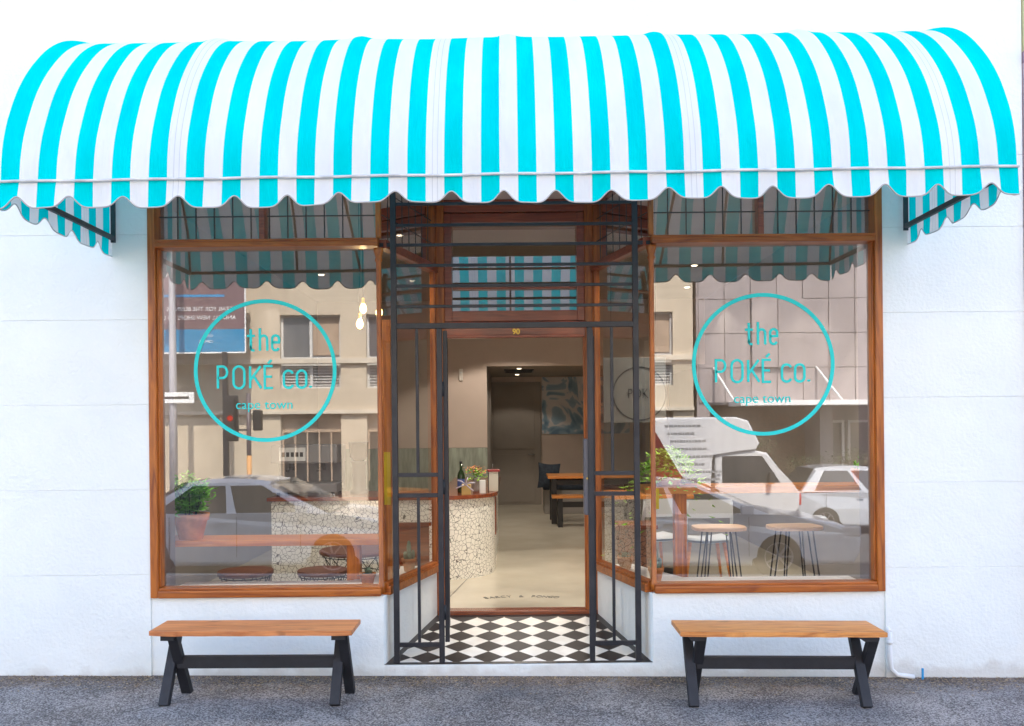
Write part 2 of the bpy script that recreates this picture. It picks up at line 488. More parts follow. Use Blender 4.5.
    df = nt.nodes.new('ShaderNodeBsdfDiffuse'); tl = nt.nodes.new('ShaderNodeBsdfTranslucent')
    for q in (df, tl): nt.links.new(mx2.outputs[2], q.inputs[0]); nt.links.new(bp.outputs[0], q.inputs['Normal'])
    ms = nt.nodes.new('ShaderNodeMixShader'); ms.inputs[0].default_value = .28
    nt.links.new(df.outputs[0], ms.inputs[1]); nt.links.new(tl.outputs[0], ms.inputs[2]); nt.links.new(ms.outputs[0], o.inputs[0])
    return m
def mosaic(name, stone, grout, scale=14, gw=.035):
    m, nt, b = new_mat(name)
    tc = nt.nodes.new('ShaderNodeTexCoord')
    nz = nt.nodes.new('ShaderNodeTexNoise'); nz.inputs['Scale'].default_value = 9
    nt.links.new(tc.outputs['Object'], nz.inputs[0])
    mxv = nt.nodes.new('ShaderNodeMix'); mxv.data_type = 'RGBA'; mxv.inputs[0].default_value = .05
    nt.links.new(tc.outputs['Object'], mxv.inputs[6]); nt.links.new(nz.outputs['Color'], mxv.inputs[7])
    v = nt.nodes.new('ShaderNodeTexVoronoi'); v.feature = 'DISTANCE_TO_EDGE'; v.inputs['Scale'].default_value = scale
    nt.links.new(mxv.outputs[2], v.inputs[0])
    rp = nt.nodes.new('ShaderNodeValToRGB')
    rp.color_ramp.elements[0].position = gw; rp.color_ramp.elements[0].color = list(grout) + [1]
    rp.color_ramp.elements[1].position = gw + .025; rp.color_ramp.elements[1].color = list(stone) + [1]
    nt.links.new(v.outputs['Distance'], rp.inputs[0])
    nt.links.new(rp.outputs[0], b.inputs['Base Color'])
    b.inputs['Roughness'].default_value = .35
    bp = nt.nodes.new('ShaderNodeBump'); bp.inputs['Strength'].default_value = .5; bp.inputs['Distance'].default_value = .004
    nt.links.new(rp.outputs[0], bp.inputs['Height']); nt.links.new(bp.outputs[0], b.inputs['Normal'])
    return m
def checker_floor():
    m, nt, b = new_mat("chequer_tiles")
    tc = nt.nodes.new('ShaderNodeTexCoord')
    sx = nt.nodes.new('ShaderNodeSeparateXYZ'); nt.links.new(tc.outputs['Object'], sx.inputs[0])
    D = .213
    def M(op, a, bb=None, c=None):
        q = nt.nodes.new('ShaderNodeMath'); q.operation = op
        for i, t in enumerate((a, bb, c)):
            if t is None: continue
            if isinstance(t, (int, float)): q.inputs[i].default_value = t
            else: nt.links.new(t, q.inputs[i])
        return q.outputs[0]
    u = M('DIVIDE', M('SUBTRACT', sx.outputs[0], CX), D)
    v = M('DIVIDE', M('SUBTRACT', sx.outputs[1], .03 + D / 2), D)
    a = M('ADD', M('ADD', u, v), 100.5); c = M('ADD', M('SUBTRACT', u, v), 100.5)
    par = M('MODULO', M('ADD', M('FLOOR', a), M('FLOOR', c)), 2)
    fa = M('ABSOLUTE', M('SUBTRACT', M('FRACT', a), .5)); fc = M('ABSOLUTE', M('SUBTRACT', M('FRACT', c), .5))
    grout = M('GREATER_THAN', M('MAXIMUM', fa, fc), .488)
    n = nt.nodes.new('ShaderNodeTexNoise'); n.inputs['Scale'].default_value = 9; n.inputs['Detail'].default_value = 6
    nt.links.new(tc.outputs['Object'], n.inputs[0])
    def ramp(c0, c1):
        r = nt.nodes.new('ShaderNodeValToRGB')
        r.color_ramp.elements[0].position = .3; r.color_ramp.elements[0].color = c0
        r.color_ramp.elements[1].position = .7; r.color_ramp.elements[1].color = c1
        nt.links.new(n.outputs[0], r.inputs[0]); return r
    w = ramp((.76, .71, .64, 1), (.88, .86, .80, 1)); k = ramp((.008, .005, .005, 1), (.024, .015, .014, 1))
    mx = nt.nodes.new('ShaderNodeMix'); mx.data_type = 'RGBA'
    nt.links.new(par, mx.inputs[0]); nt.links.new(k.outputs[0], mx.inputs[6]); nt.links.new(w.outputs[0], mx.inputs[7])
    m2 = nt.nodes.new('ShaderNodeMix'); m2.data_type = 'RGBA'
    nt.links.new(grout, m2.inputs[0]); nt.links.new(mx.outputs[2], m2.inputs[6]); m2.inputs[7].default_value = (.16, .14, .12, 1)
    nt.links.new(m2.outputs[2], b.inputs['Base Color'])
    b.inputs['Roughness'].default_value = .45
    b.inputs['Specular IOR Level'].default_value = .3
    return m

M_stucco = stucco()
M_asphalt = asphalt("pavement_asphalt", (.085, .073, .071), (.38, .35, .335), dirt=True)
M_road = asphalt("road_asphalt", (.04, .04, .042), (.12, .12, .12), .8)
M_kerb = mat("granite_kerb", (.36, .35, .33), .8, var=.25, vscale=20, bump=.3)
M_fabric = fabric()
M_trim = mat("piping", (.62, .62, .62), .7, var=.3, vscale=9)
M_iron = mat("painted_iron", (.010, .012, .018), .5, var=.35, vscale=7, bump=.15, bscale=120, color2=(.026, .026, .032))
M_awnframe = mat("awning_steel", (.05, .055, .06), .5, var=.3, vscale=12)
M_frame = wood("varnished_frame", (.46, .13, .014), (.21, .045, .007), 'Z', .6, .4, .15)
M_frameh = wood("varnished_rail", (.43, .118, .013), (.19, .038, .007), 'X', .6, .4, .15)
M_mahog = wood("mahogany_frame", (.33, .075, .030), (.18, .036, .018), 'X', .7, .35, .35)
M_bench = wood("bench_wood", (.70, .27, .09), (.40, .12, .035), 'X', .6, .45, .10, knots=True)
M_bench2 = wood("bench_wood_knotty", (.76, .33, .09), (.42, .13, .03), 'X', .9, .42, .15, knots=True)
M_legs = mat("charcoal_stain", (.014, .014, .018), .6, var=.3, vscale=15, bump=.1)
M_glass = glass("shop_glass", .185, (.93, .95, .96), wav=.014)
M_glass2 = glass("door_glass", .15, (.85, .86, .85), wav=.014)
M_lead = mat("lead_came", (.05, .05, .05), .5)
M_cyan = mat("cyan_vinyl", (.0, .62, .60), .5)
M_gold = mat("gold_leaf", (.80, .50, .06), .35, metal=.3)
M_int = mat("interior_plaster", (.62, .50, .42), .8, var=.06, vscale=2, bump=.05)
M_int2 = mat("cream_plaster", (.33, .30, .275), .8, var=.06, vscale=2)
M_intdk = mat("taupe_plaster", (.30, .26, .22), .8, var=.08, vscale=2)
M_white = mat("white_paint", (.80, .80, .80), .5, var=.05, vscale=3)
M_ifloor = mat("screed_floor", (.66, .60, .48), .20, var=.18, vscale=1.6, bump=.02, bscale=6, color2=(.55, .50, .39))
M_tiles = checker_floor()
M_black = mat("black_tile", (.022, .018, .018), .35, var=.3, vscale=9)
M_mosaic = mosaic("cream_mosaic", (.90, .88, .80), (.11, .10, .085), 27, .020)
M_mosaic2 = mosaic("brown_mosaic", (.34, .16, .10), (.10, .06, .05), 22)
M_ctop = wood("counter_wood", (.30, .075, .025), (.16, .035, .015), 'X', .6, .25, .4)
M_bar = wood("bar_wood", (.78, .30, .06), (.58, .18, .03), 'X', .5, .35, .3)
M_post = wood("post_wood", (.75, .24, .03), (.36, .09, .02), 'Z', .6, .35, .3)
M_pale = wood("pale_wood", (.80, .55, .33), (.62, .38, .20), "X", .6, .4)
M_terra = mat("terracotta", (.62, .25, .09), .8, var=.25, vscale=14)
M_leaf = mat("leaf_green", (.16, .50, .04), .5, var=.5, vscale=30)
M_leaf2 = mat("leaf_lime", (.30, .60, .05), .5, var=.5, vscale=30)
M_leafd = mat("shrub_green", (.07, .10, .035), .6, var=.5, vscale=8)
M_cactus = mat("cactus_green", (.16, .24, .17), .6, var=.3, vscale=30)
M_soil = mat("soil", (.04, .025, .015), .9)
M_blk = mat("black_metal", (.018, .018, .02), .4)
M_navy = mat("navy_cloth", (.012, .016, .03), .8, var=.5, vscale=18, color2=(.03, .045, .06))
M_plas = mat("white_plastic", (.78, .80, .80), .35)
M_steel = mat("brushed_steel", (.45, .45, .46), .3, metal=.8)
M_grey = mat("grey_plastic", (.22, .22, .23), .45)
M_yellow = mat("yellow_card", (.85, .62, .02), .6)
M_bulb = emit("bulb_glow", (1.0, .62, .18), 2.2)
M_spot = emit("spot_glow", (1.0, .85, .6), 1.5)

# ------------------------------------------------------------------ ground, pavement, road
def gz(x, y=0): return -0.0115 * x - 0.004 + min(0, 0.022 * y) + min(0, 0.045 * (max(y, -5.85) + 1.5))
def sheet(name, x0, x1, y0, y1, dz, m, nx=1):
    mb = MB()
    mb.grid(lambda u, v: (x0 + (x1 - x0) * u, y0 + (y1 - y0) * v, gz(x0 + (x1 - x0) * u, y0 + (y1 - y0) * v) + dz), nx, 40, smooth=False)
    return tag(mb.build(name, m), kind='structure')
ROAD_DROP = -.14
M_ground = mat("far_ground", (.12, .115, .105), .9, var=.2, vscale=.3)
g = MB(); g.quad((-150, -150, -2.2), (150, -150, -2.2), (150, 150, -2.2), (-150, 150, -2.2)); tag(g.build("ground", M_ground), kind='structure')
sheet("pavement", -22, 22, -5.7, .02, 0, M_asphalt, 8)
k = MB(); k.grid(lambda u, v: (-22 + 44 * u, [-5.7, -5.7, -5.85, -5.85][int(round(v * 3))], gz(-22 + 44 * u, -5.7) + [-.2, .005, .005, -.2][int(round(v * 3))]), 8, 3, smooth=False)
tag(k.build("kerb", M_kerb), kind='structure')
sheet("road", -22, 22, -14.9, -5.851, ROAD_DROP, M_road, 8)
sheet("pavement", -22, 22, -18.2, -15.05, ROAD_DROP + .13, M_asphalt, 8)
k = MB(); k.grid(lambda u, v: (-22 + 44 * u, [-14.9, -14.9, -15.05, -15.05][int(round(v * 3))], gz(-22 + 44 * u, -14.9) + ROAD_DROP + [-.2, .135, .135, -.2][int(round(v * 3))]), 8, 3, smooth=False)
tag(k.build("kerb", M_kerb), kind='structure')
mk = MB()
for i in range(8):
    xa = -20 + i * 5.5
    mk.quad(*[(x, y, gz(x, y) + ROAD_DROP + .004) for x, y in ((xa, -10.35), (xa + 2, -10.35), (xa + 2, -10.25), (xa, -10.25))])
tag(mk.build("road_marking", mat("road_paint", (.7, .7, .68), .7, var=.2, vscale=8)), kind='structure')
# grit and dry leaves gathered against the wall
gr = MB()
for _ in range(4200):
    x = random.uniform(-4.2, 3.6); y = -abs(random.gauss(0, .13)) - .004
    if y < -.9: continue
    a = random.uniform(0, PI); s_ = random.uniform(.003, .010) * (1.8 if random.random() < .12 else 1); z = gz(x, y) + .003
    dx, dy = math.cos(a) * s_, math.sin(a) * s_
    gr.quad((x - dx, y - dy, z), (x + dy * .5, y - dx * .5, z + .003), (x + dx, y + dy, z + .001), (x - dy * .5, y + dx * .5, z + .003))
tag(gr.build("leaf_litter", mat("dry_litter", (.40, .29, .17), .9, var=.5, vscale=20)), "brown grit and dry leaf crumbs gathered at the foot of the white wall", "litter", kind='stuff')

# ------------------------------------------------------------------ THE SHOP BUILDING
shop = thing("shop_building", "white plastered shop front with two wide wood framed windows and a recessed doorway", "shop building")
XL, XR = CX - 2.487, CX + 2.487         # outer edges of the windows
ZB, ZT, ZTOP = .55, 2.97, 3.50          # sill, transom rail, top of glazing
FR = .915                                # half width of the recess at the street
INR = .64                                # half width at the door
YD = 1.06                                # depth of the door
XN = 3.475                                # right end of this building
w = MB()
def courses(x0, x1, zs, y0=0.0, y1=.30):
    for a, b_ in zip(zs, zs[1:]):
        w.box(x0, x1, y0, y1, a, b_ - .003, .002)
    w.box(x0 + .002, x1 - .002, y0 + .006, y1 - .002, zs[0], zs[-1])
ZS = [-.45, .71, 1.286, 1.862, 2.438, 3.014]
courses(-9.5, XL - .001, ZS + [3.50]); courses(XR + .001, XN, ZS + [3.50])
ZU = [3.50, 5.3, 5.9, 6.5, 7.1, 7.7, 8.3, 8.9, 9.5, 10.1, 10.4]
courses(-9.5, XN, ZU)
w.build("wall", M_stucco, shop)
# plinths under the windows (they turn into the recess)
for sgn in (-1, 1):
    xo = CX + sgn * 2.487; xi = CX + sgn * FR; xd = CX + sgn * INR
    pl = MB()
    poly = [(xo, .012), (xi, .012), (xi - sgn * .012, .03), (xd, YD), (xd + sgn * .10, YD + .02), (xi + sgn * .09, .16), (xo, .16)]
    if sgn > 0: poly = poly[::-1]
    pl.prism(poly, -.45, ZB - .0); pl.build("plinth", M_stucco, shop)
# step under the doorway
stp = MB(); stp.box(CX - FR + .0, CX + FR - .0, .013, .14, -.45, .078, .006); stp.build("step", M_stucco, shop)
# entrance floor, ramp up to the threshold
ZF = .21
def zr(y): return .080 + (ZF - .02 - .080) * (y / YD)
def hw(y): return FR + (INR - FR) * max(0, (y - .03)) / (YD - .03)
fl = MB(); n_ = 8
fl.grid(lambda u, v: (CX + (2 * u - 1) * (hw(.05 + .95 * v) - .055), .05 + .95 * v, zr(.05 + .95 * v) + .001), 2, n_, smooth=False)
fl.build("tiled_floor", M_tiles, shop)
bd = MB()
def bq(a, b_, c_, d_): bd.quad(*[(p[0], p[1], zr(p[1]) + .001) for p in (a, b_, c_, d_)])
bq((CX - FR, .014), (CX + FR, .014), (CX + hw(.05), .05), (CX - hw(.05), .05))
bq((CX - INR, YD), (CX + INR, YD), (CX + hw(1.0), 1.0), (CX - hw(1.0), 1.0))
for sg in (-1, 1):
    bq((CX + sg * hw(.05), .05), (CX + sg * (hw(.05) - .055), .05), (CX + sg * (hw(1.0) - .055), 1.0), (CX + sg * hw(1.0), 1.0))
bd.build("floor_border", M_black, shop)
th = MB(); th.box(CX - INR, CX + INR, YD - .01, YD + .12, ZF - .04, ZF + .012, .008); th.build("threshold", M_ctop, shop)
# recess ceiling
rc = MB(); rc.prism([(CX - FR - .1, .02), (CX + FR + .1, .02), (CX + INR + .1, YD + .1), (CX - INR - .1, YD + .1)], ZTOP, ZTOP + .08); rc.build("porch_ceiling", mat("ceiling_boards", (.82, .74, .66), .6), shop)

# --- shop windows: frame mesh as part; glass, leading, logo as sub-parts
def stroke_logo(mb, cx, cz, R_=.475):
    y0, y1 = .0575, .0585
    mb.ribbon(arc(cx, cz, R_, R_, 0, 360, 96)[:-1], .026, y0, y1, closed=True)
    u = 1 / 145.2
    st = .0165
    cnt = [0]
    def L(pts, x, z, sx, sz, closed=False, w_=st):
        cnt[0] += 1; o_ = (cnt[0] % 4) * .0004
        mb.ribbon([(x + p[0] * sx, z + p[1] * sz) for p in pts], w_, y0 - o_, y1 - o_, closed)
    # 'the'
    bx = cx - 17.0 * u; bz = cz + (370 - 350.3) * u; h = 21.5 * u; xh = .68
    def X(k_): return bx + k_ * u
    L([(0, 1), (0, .12)] + arc(.22, .14, .22, .12, 180, 270, 5) + [(.36, .02)], X(3), bz, 10 * u, h)
    L([(-.38, .69), (.40, .69)], X(3), bz, 10 * u, h)
    L([(0, 0), (0, 1.04)], X(12), bz, 10 * u, h)
    L([(0, .45)] + arc(.36, .53, .36, .17, 180, 0, 10) + [(.72, 0)], X(12), bz, 10 * u, h)
    L([(.02, .38), (.74, .38), (.74, .52)] + arc(.38, .55, .36, .15, 0, 180, 10) + [(.02, .2)] + arc(.38, .17, .36, .15, 180, 300, 8) + [(.70, .12)], X(24), bz, 9.5 * u, h)
    # 'POKÉ'
    bz = cz + (370 - 387.4) * u; h = 21.8 * u; bx = cx - 47 * u
    L([(0, 0), (0, 1), (.28, 1)] + arc(.36, .74, .32, .26, 90, -90, 12) + [(0, .48)], X(0), bz, 13.5 * u, h)
    O = arc(.4, .74, .4, .26, 0, 180, 14) + arc(.4, .26, .4, .26, 180, 360, 14)
    L(O, X(15.5), bz, 13.5 * u, h, True)
    L([(0, 0), (0, 1)], X(32), bz, 13 * u, h); L([(0, .36), (.80, 1)], X(32), bz, 13 * u, h); L([(.24, .58), (.84, 0)], X(32), bz, 13 * u, h)
    L([(.62, 0), (0, 0), (0, 1), (.62, 1)], X(46.5), bz, 13 * u, h); L([(0, .52), (.54, .52)], X(46.5), bz, 13 * u, h)
    L([(.26, 1.12), (.52, 1.28)], X(46.5), bz, 13 * u, h)
    # 'co.'
    h2 = 17 * u
    L(arc(.4, .74, .4, .26, 20, 180, 12) + arc(.4, .26, .4, .26, 180, 340, 12), X(65.5), bz, 11.5 * u, h2)
    L(O, X(78.5), bz, 11.5 * u, h2, True)
    L([(0, 0), (0, .11)], X(92), bz, 10 * u, h2, w_=.02)
    return mb

def bevbox(mb, *a, bev=.008): mb.box(*a, bev)
for sgn, lx, lz in ((-1, -1.684, 2.088), (1, 1.722, 2.098)):
    xo = CX + sgn * 2.487; xi = CX + sgn * FR
    a, b_ = min(xo, xi), max(xo, xi)
    f = MB()
    so = .054                                       # outer stile
    xs0, xs1 = (a, a + so) if sgn < 0 else (b_ - so, b_)
    f.box(xs0, xs1, -.012, .10, ZB, ZTOP, .010)
    e = .012                                        # inner moulding step on the outer stile
    if sgn < 0: f.box(xs1 - .002, xs1 + .012, .015, .08, ZB + .07, ZT - .05, .006)
    else: f.box(xs0 - .012, xs0 + .002, .015, .08, ZB + .07, ZT - .05, .006)
    f.build("window_frame", M_frame, shop)
    fr = [o for o in shop.children if o.name.startswith("window_frame")][-1]
    rv = MB(); rv.box(xs0 + .004, xs1 - .002, .102, .306, ZB + .036, ZTOP); rv.build("reveal", mat("reveal_paint", (.20, .18, .20), .8), fr)
    fr['label'] = "left shop window frame" if sgn < 0 else "right shop window frame"
    r = MB()
    gx0, gx1 = (a + so, b_ - .01) if sgn < 0 else (a + .01, b_ - so)
    r.box(gx0, gx1, -.020, .11, ZB, ZB + .05, .010); r.box(gx0, gx1, -.002, .10, ZB + .047, ZB + .066, .006)
    r.build("bottom_rail", M_frameh, fr)
    r = MB(); r.box(gx0, gx1, -.026, .10, ZT - .050, ZT - .010, .006); r.box(gx0, gx1, -.034, .06, ZT - .014, ZT + .002, .005); r.build("transom_rail", M_frameh, fr)
    r = MB(); r.box(gx0, gx1, .0, .10, ZTOP - .07, ZTOP, .006)
    r.build("head_rail", M_frameh, fr)
    mu = MB(); xm = (-1.683 if sgn < 0 else 1.70)
    mu.box(xm - .02, xm + .02, .0, .09, ZT + .002, ZTOP - .07, .006)
    mu.build("mullion", M_mahog, fr)
    # corner post, a slim turned column with a capital
    cp = MB(); px = CX + sgn * (FR - .005)
    px = CX + sgn * (FR + .012)
    cp.lathe([(.012, 0), (.024, .0), (.026, .05), (.018, .07), (.0175, 1.2), (.018, 2.24), (.027, 2.26), (.021, 2.275), (.034, 2.32), (.034, 2.34), (.018, 2.345)], (px, .028, ZB + .02), 16)
    cp.box(px - .018, px + .018, .012, .05, ZT + .01, ZTOP, .005)
    cp.build("corner_post", M_frame, fr)
    if sgn < 0:
        ip = MB(); ip.box(-.918, -.852, .245, .30, ZB + .035, 2.45, .004); ip.build("inner_post", M_post, fr)
    gl = MB(); gl.quad((gx0, .062, ZB + .06), (gx1, .062, ZB + .06), (gx1, .062, ZT - .03), (gx0, .062, ZT - .03)); gl.build("glass", M_glass, fr)
    gl = MB(); gl.quad((gx0, .075, ZT + .0), (gx1, .075, ZT + .0), (gx1, .075, ZTOP - .03), (gx0, .075, ZTOP - .03)); gl.build("leaded_glass", M_glass, fr)
    ld = MB(); nl = 12
    for i in range(1, nl):
        x = gx0 + (gx1 - gx0) * i / nl
        ld.box(x - .003, x + .003, .066, .074, ZT + .01, ZTOP - .05)
    for z in (3.145, 3.32): ld.box(gx0, gx1, .0655, .0735, z - .003, z + .003)
    ld.build("leading", M_lead, fr)
    lg = MB(); stroke_logo(lg, lx, lz); lo = lg.build("logo", M_cyan, fr, recalc=True)
    lo['label'] = "turquoise ring and lettering 'the POKÉ co.' on the window glass"
    text_mesh("logo_text", "cape town", .090, (lx - .008, .0585, lz - .262), M_cyan, fr, xs=1.04, ext=.0004)

# --- splayed side lights of the recess
for sgn in (-1, 1):
    x0, y0 = CX + sgn * FR, .03; x1, y1 = CX + sgn * INR, YD
    def pt(t, z, off=0.0):
        n = Vector((y1 - y0, -(x1 - x0), 0)).normalized() * (-sgn)   # points into the recess for +... corrected below
        return (x0 + (x1 - x0) * t + n.x * off, y0 + (y1 - y0) * t + n.y * off, z)
    f = MB()
    f.bar(pt(.02, ZB + .028), pt(1.0, ZB + .028), .09, .06, .008)
    f.bar(pt(.02, ZB + .065), pt(1.0, ZB + .065), .055, .026, .006)
    f.build("side_rail", M_frameh, shop)
    sr = [o for o in shop.children if o.name.startswith("side_rail")][-1]
    f = MB(); f.bar(pt(.02, ZT - .025), pt(1.0, ZT - .025), .07, .06, .006); f.bar(pt(.02, ZTOP - .035), pt(1.0, ZTOP - .035), .06, .06, .004)
    f.build("side_transom", M_mahog, sr)
    f = MB(); f.bar(pt(.965, ZB + .06), pt(.965, ZTOP), .045, .045, .006, up=(0, 1, 0)); f.build("side_post", M_frame, sr)
    f = MB(); f.quad(pt(.02, ZB + .06), pt(.97, ZB + .06), pt(.97, ZT - .04), pt(.02, ZT - .04)); f.build("glass", M_glass2, sr)
    f = MB(); f.quad(pt(.02, ZT), pt(.97, ZT), pt(.97, ZTOP - .05), pt(.02, ZTOP - .05)); f.build("leaded_glass", M_glass2, sr)
    f = MB()
    for i in range(1, 8):
        f.bar(pt(i / 8, ZT), pt(i / 8, ZTOP - .06), .006, .006)
    for z in (3.145, 3.32): f.bar(pt(.03, z), pt(.96, z), .006, .006)
    f.build("leading", M_lead, sr)

# --- door frame and transom
df = MB()
for sg in (-1, 1):
    xa, xb = sorted((CX + sg * .56, CX + sg * .645))
    df.box(xa, xb, YD + .004, YD + .10, ZF, ZTOP, .008)
    xa, xb = sorted((CX + sg * .545, CX + sg * .562))
    df.box(xa, xb, YD + .03, YD + .09, ZF, 2.40, .004)
df.build("door_frame", M_frame, shop)
dfo = [o for o in shop.children if o.name.startswith("door_frame")][-1]
li = MB(); li.box(CX - .56, CX + .56, YD + .0, YD + .10, 2.405, 2.525, .006); li.box(CX - .555, CX + .555, YD - .018, YD + .06, 2.395, 2.42, .006)
li.build("lintel", M_mahog, dfo)
li = MB(); li.box(CX - .56, CX + .56, YD + .0, YD + .10, 3.40, ZTOP, .006); li.build("head", M_mahog, dfo)
sa = MB()
sx0, sx1, sz0, sz1 = CX - .56, CX + .56, 2.53, 3.395
sa.box(sx0, sx0 + .06, YD + .02, YD + .09, sz0, sz1, .005); sa.box(sx1 - .06, sx1, YD + .02, YD + .09, sz0, sz1, .005)
sa.box(sx0 + .06, sx1 - .06, YD + .022, YD + .088, sz0, sz0 + .085, .005); sa.box(sx0 + .06, sx1 - .06, YD + .022, YD + .088, sz1 - .075, sz1, .005)
sa.box(sx0 + .062, sx1 - .062, YD + .05, YD + .07, 2.79, 2.808, .002)
sa.build("transom_sash", M_mahog, dfo)
g_ = MB(); g_.quad((sx0 + .05, YD + .06, sz0 + .07), (sx1 - .05, YD + .06, sz0 + .07), (sx1 - .05, YD + .124, sz1 - .06), (sx0 + .05, YD + .124, sz1 - .06)); g_.build("glass", glass("transom_glass", .42, (.85, .85, .85)), dfo)
text_mesh("house_number", "90", .060, (CX + .01, YD - .004, 2.4235), M_gold, dfo, offset=.002)['label'] = "gold house number 90"

# --- interior shell (parts of the shop)
XI0, XI1, YB = -2.95, 2.95, 10.6
s = MB(); s.box(XI0, XI1, YD + .125, YB, ZF - .10, ZF, 0)
s.prism([(XI0, .18), (CX - FR - .06, .18), (CX - INR - .10, YD + .125), (XI0, YD + .125)], ZF - .10, ZF); s.prism([(XI1, YD + .125), (CX + INR + .10, YD + .125), (CX + FR + .06, .18), (XI1, .18)], ZF - .10, ZF)
s.build("interior_floor", M_ifloor, shop)
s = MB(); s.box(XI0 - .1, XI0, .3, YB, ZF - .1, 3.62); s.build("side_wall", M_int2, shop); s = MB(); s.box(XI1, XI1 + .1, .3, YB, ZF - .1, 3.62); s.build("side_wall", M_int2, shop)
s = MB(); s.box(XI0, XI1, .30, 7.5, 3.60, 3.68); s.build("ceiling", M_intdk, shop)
s = MB(); s.box(XI0, XI1, 7.5, 7.6, 2.60, 3.60); s.box(XI0, -.38, 7.5, 7.62, 1.36, 2.6); s.build("bulkhead", M_int, shop)
s = MB(); s.box(XI0, -.38, 7.503, 7.615, ZF, 1.357); s.build("backsplash", mat("pale_green_tile", (.36, .40, .33), .25, var=.3, vscale=3, stretch=(6, 1, 1)), shop)
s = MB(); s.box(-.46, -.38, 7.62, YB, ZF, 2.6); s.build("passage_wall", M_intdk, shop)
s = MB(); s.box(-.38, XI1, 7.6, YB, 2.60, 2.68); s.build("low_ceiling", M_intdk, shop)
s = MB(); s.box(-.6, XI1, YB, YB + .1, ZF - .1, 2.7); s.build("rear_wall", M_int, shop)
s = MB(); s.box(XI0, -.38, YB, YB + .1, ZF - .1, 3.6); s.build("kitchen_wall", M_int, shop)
d = MB(); d.box(-.40, .54, YB - .05, YB - .002, ZF, 2.50, .004); d.box(-.34, .42, YB - .065, YB - .048, ZF + .05, 1.15, .004); d.box(-.34, .42, YB - .065, YB - .048, 1.25, 2.42, .004)
d.build("back_door", M_intdk, shop)
bdoor = [o for o in shop.children if o.name.startswith("back_door")][-1]
d = MB(); d.tube([(.40, YB - .07, 1.15), (.40, YB - .11, 1.15), (.30, YB - .11, 1.15)], .012); d.build("handle", M_steel, bdoor)
M_ink = mat("floor_ink", (.05, .05, .05), .5)
ft = [c_ for c_ in "BARCY & PONGO"]
fo = None
me_parts = bmesh.new()
for i, ch in enumerate(ft):
    if ch == ' ': continue
    a = R(118 - 56 * i / (len(ft) - 1))
    o_ = text_mesh("tmp", ch, .075, (0, 0, 0), M_ink, None, xs=.9, ext=.0008, lay=True)
    o_.data.transform(Matrix.Translation((.065 + .62 * math.cos(a), 1.20 + .46 * math.sin(a), ZF + .0015)) @ Matrix.Rotation((a - PI / 2) * .7, 4, 'Z') @ Matrix.Diagonal((1, 1.5, 1, 1)))
    me_parts.from_mesh(o_.data); bpy.data.objects.remove(o_)
me_ = bpy.data.meshes.new("floor_lettering"); me_parts.to_mesh(me_); me_parts.free(); me_.materials.append(M_ink)
fo = bpy.data.objects.new("floor_lettering", me_); COL.objects.link(fo); fo.parent = shop
q_ = MB(); q_.quad((-.62, 1.2, ZF + .001), (-.612, 1.2, ZF + .001), (-.432, 2.7, ZF + .001), (-.44, 2.7, ZF + .001)); q_.build("floor_joint", M_ink, shop)
# display shelf behind the windows
for sgn in (-1, 1):
    xo = CX + sgn * 2.40; xi = CX + sgn * (FR + .02); xd = CX + sgn * (INR + .06)
    poly = [(xo, .095), (xi + sgn * .02, .095), (xd, YD), (xd + sgn * .22, YD), (xi + sgn * .26, .42), (xo, .42)]
    if sgn > 0: poly = poly[::-1]
    s = MB(); s.prism(poly, ZB - .002, ZB + .035, bev=.004); s.build("display_shelf", M_white, shop)
# mass of the building behind the parapet, so it shades the street as in the photograph
s = MB(); s.box(-9.5, XN, .302, 11.4, 9.7, 10.4); s.build("roof", M_int2, shop)
s = MB(); s.box(-9.5, XI0 - .12, .302, 11.4, -.4, 9.7); s.box(XI1 + .12, XN, .302, 11.4, -.4, 9.7); s.box(XI0 - .12, XI1 + .12, 11.2, 11.4, -.4, 9.7); s.build("flank_wall", M_int2, shop)
s = MB(); s.box(XI0 - .12, XI1 + .12, .302, 11.2, 3.9, 4.0); s.build("upper_floor", M_intdk, shop)

# neighbouring building just entering the picture at the right
nb = thing("neighbour_building", "pink painted neighbouring house with a yellow upper storey at the right edge", "building", (XN, 0, 0))
M_pink = mat("pink_plaster", (.82, .62, .64), .8, var=.1); M_yel = mat("cream_yellow_plaster", (.82, .74, .42), .8, var=.1)
q = MB(); q.box(.012, 6, -.03, 9, -.5, 4.12); q.build("wall", M_pink, nb)
q = MB(); q.box(.012, 6, -.03, 9, 4.20, 10.2); q.build("upper_wall", M_yel, nb)
q = MB(); q.box(.010, 6, -.09, 9, 4.12, 4.20, .01); q.build("cornice", mat("mauve_trim", (.55, .36, .42), .7), nb)

# ------------------------------------------------------------------ AWNING
awn = thing("awning", "large domed awning in turquoise and white stripes with scalloped edge over the shop front", "awning", (CX - .034, 0, 0))
HWA = 2.69; ZA = 3.022
PROF = [(1.31, 0), (1.295, .13), (1.262, .26), (1.205, .395), (1.135, .53), (1.045, .66), (.93, .79), (.795, .915), (.64, 1.02), (.48, 1.095), (.31, 1.15), (.15, 1.18), (.02, 1.19)]
def catmull(P, n):
    out = []
    for i in range(len(P) - 1):
        p0 = P[max(i - 1, 0)]; p1 = P[i]; p2 = P[i + 1]; p3 = P[min(i + 2, len(P) - 1)]
        for k_ in range(n):
            t = k_ / n
            out.append(tuple(.5 * (2 * p1[j] + (p2[j] - p0[j]) * t + (2 * p0[j] - 5 * p1[j] + 4 * p2[j] - p3[j]) * t * t + (3 * p1[j] - p0[j] - 3 * p2[j] + p3[j]) * t ** 3) for j in range(2)))
    out.append(P[-1]); return out
PR = catmull(PROF, 3); NPR = len(PR) - 1
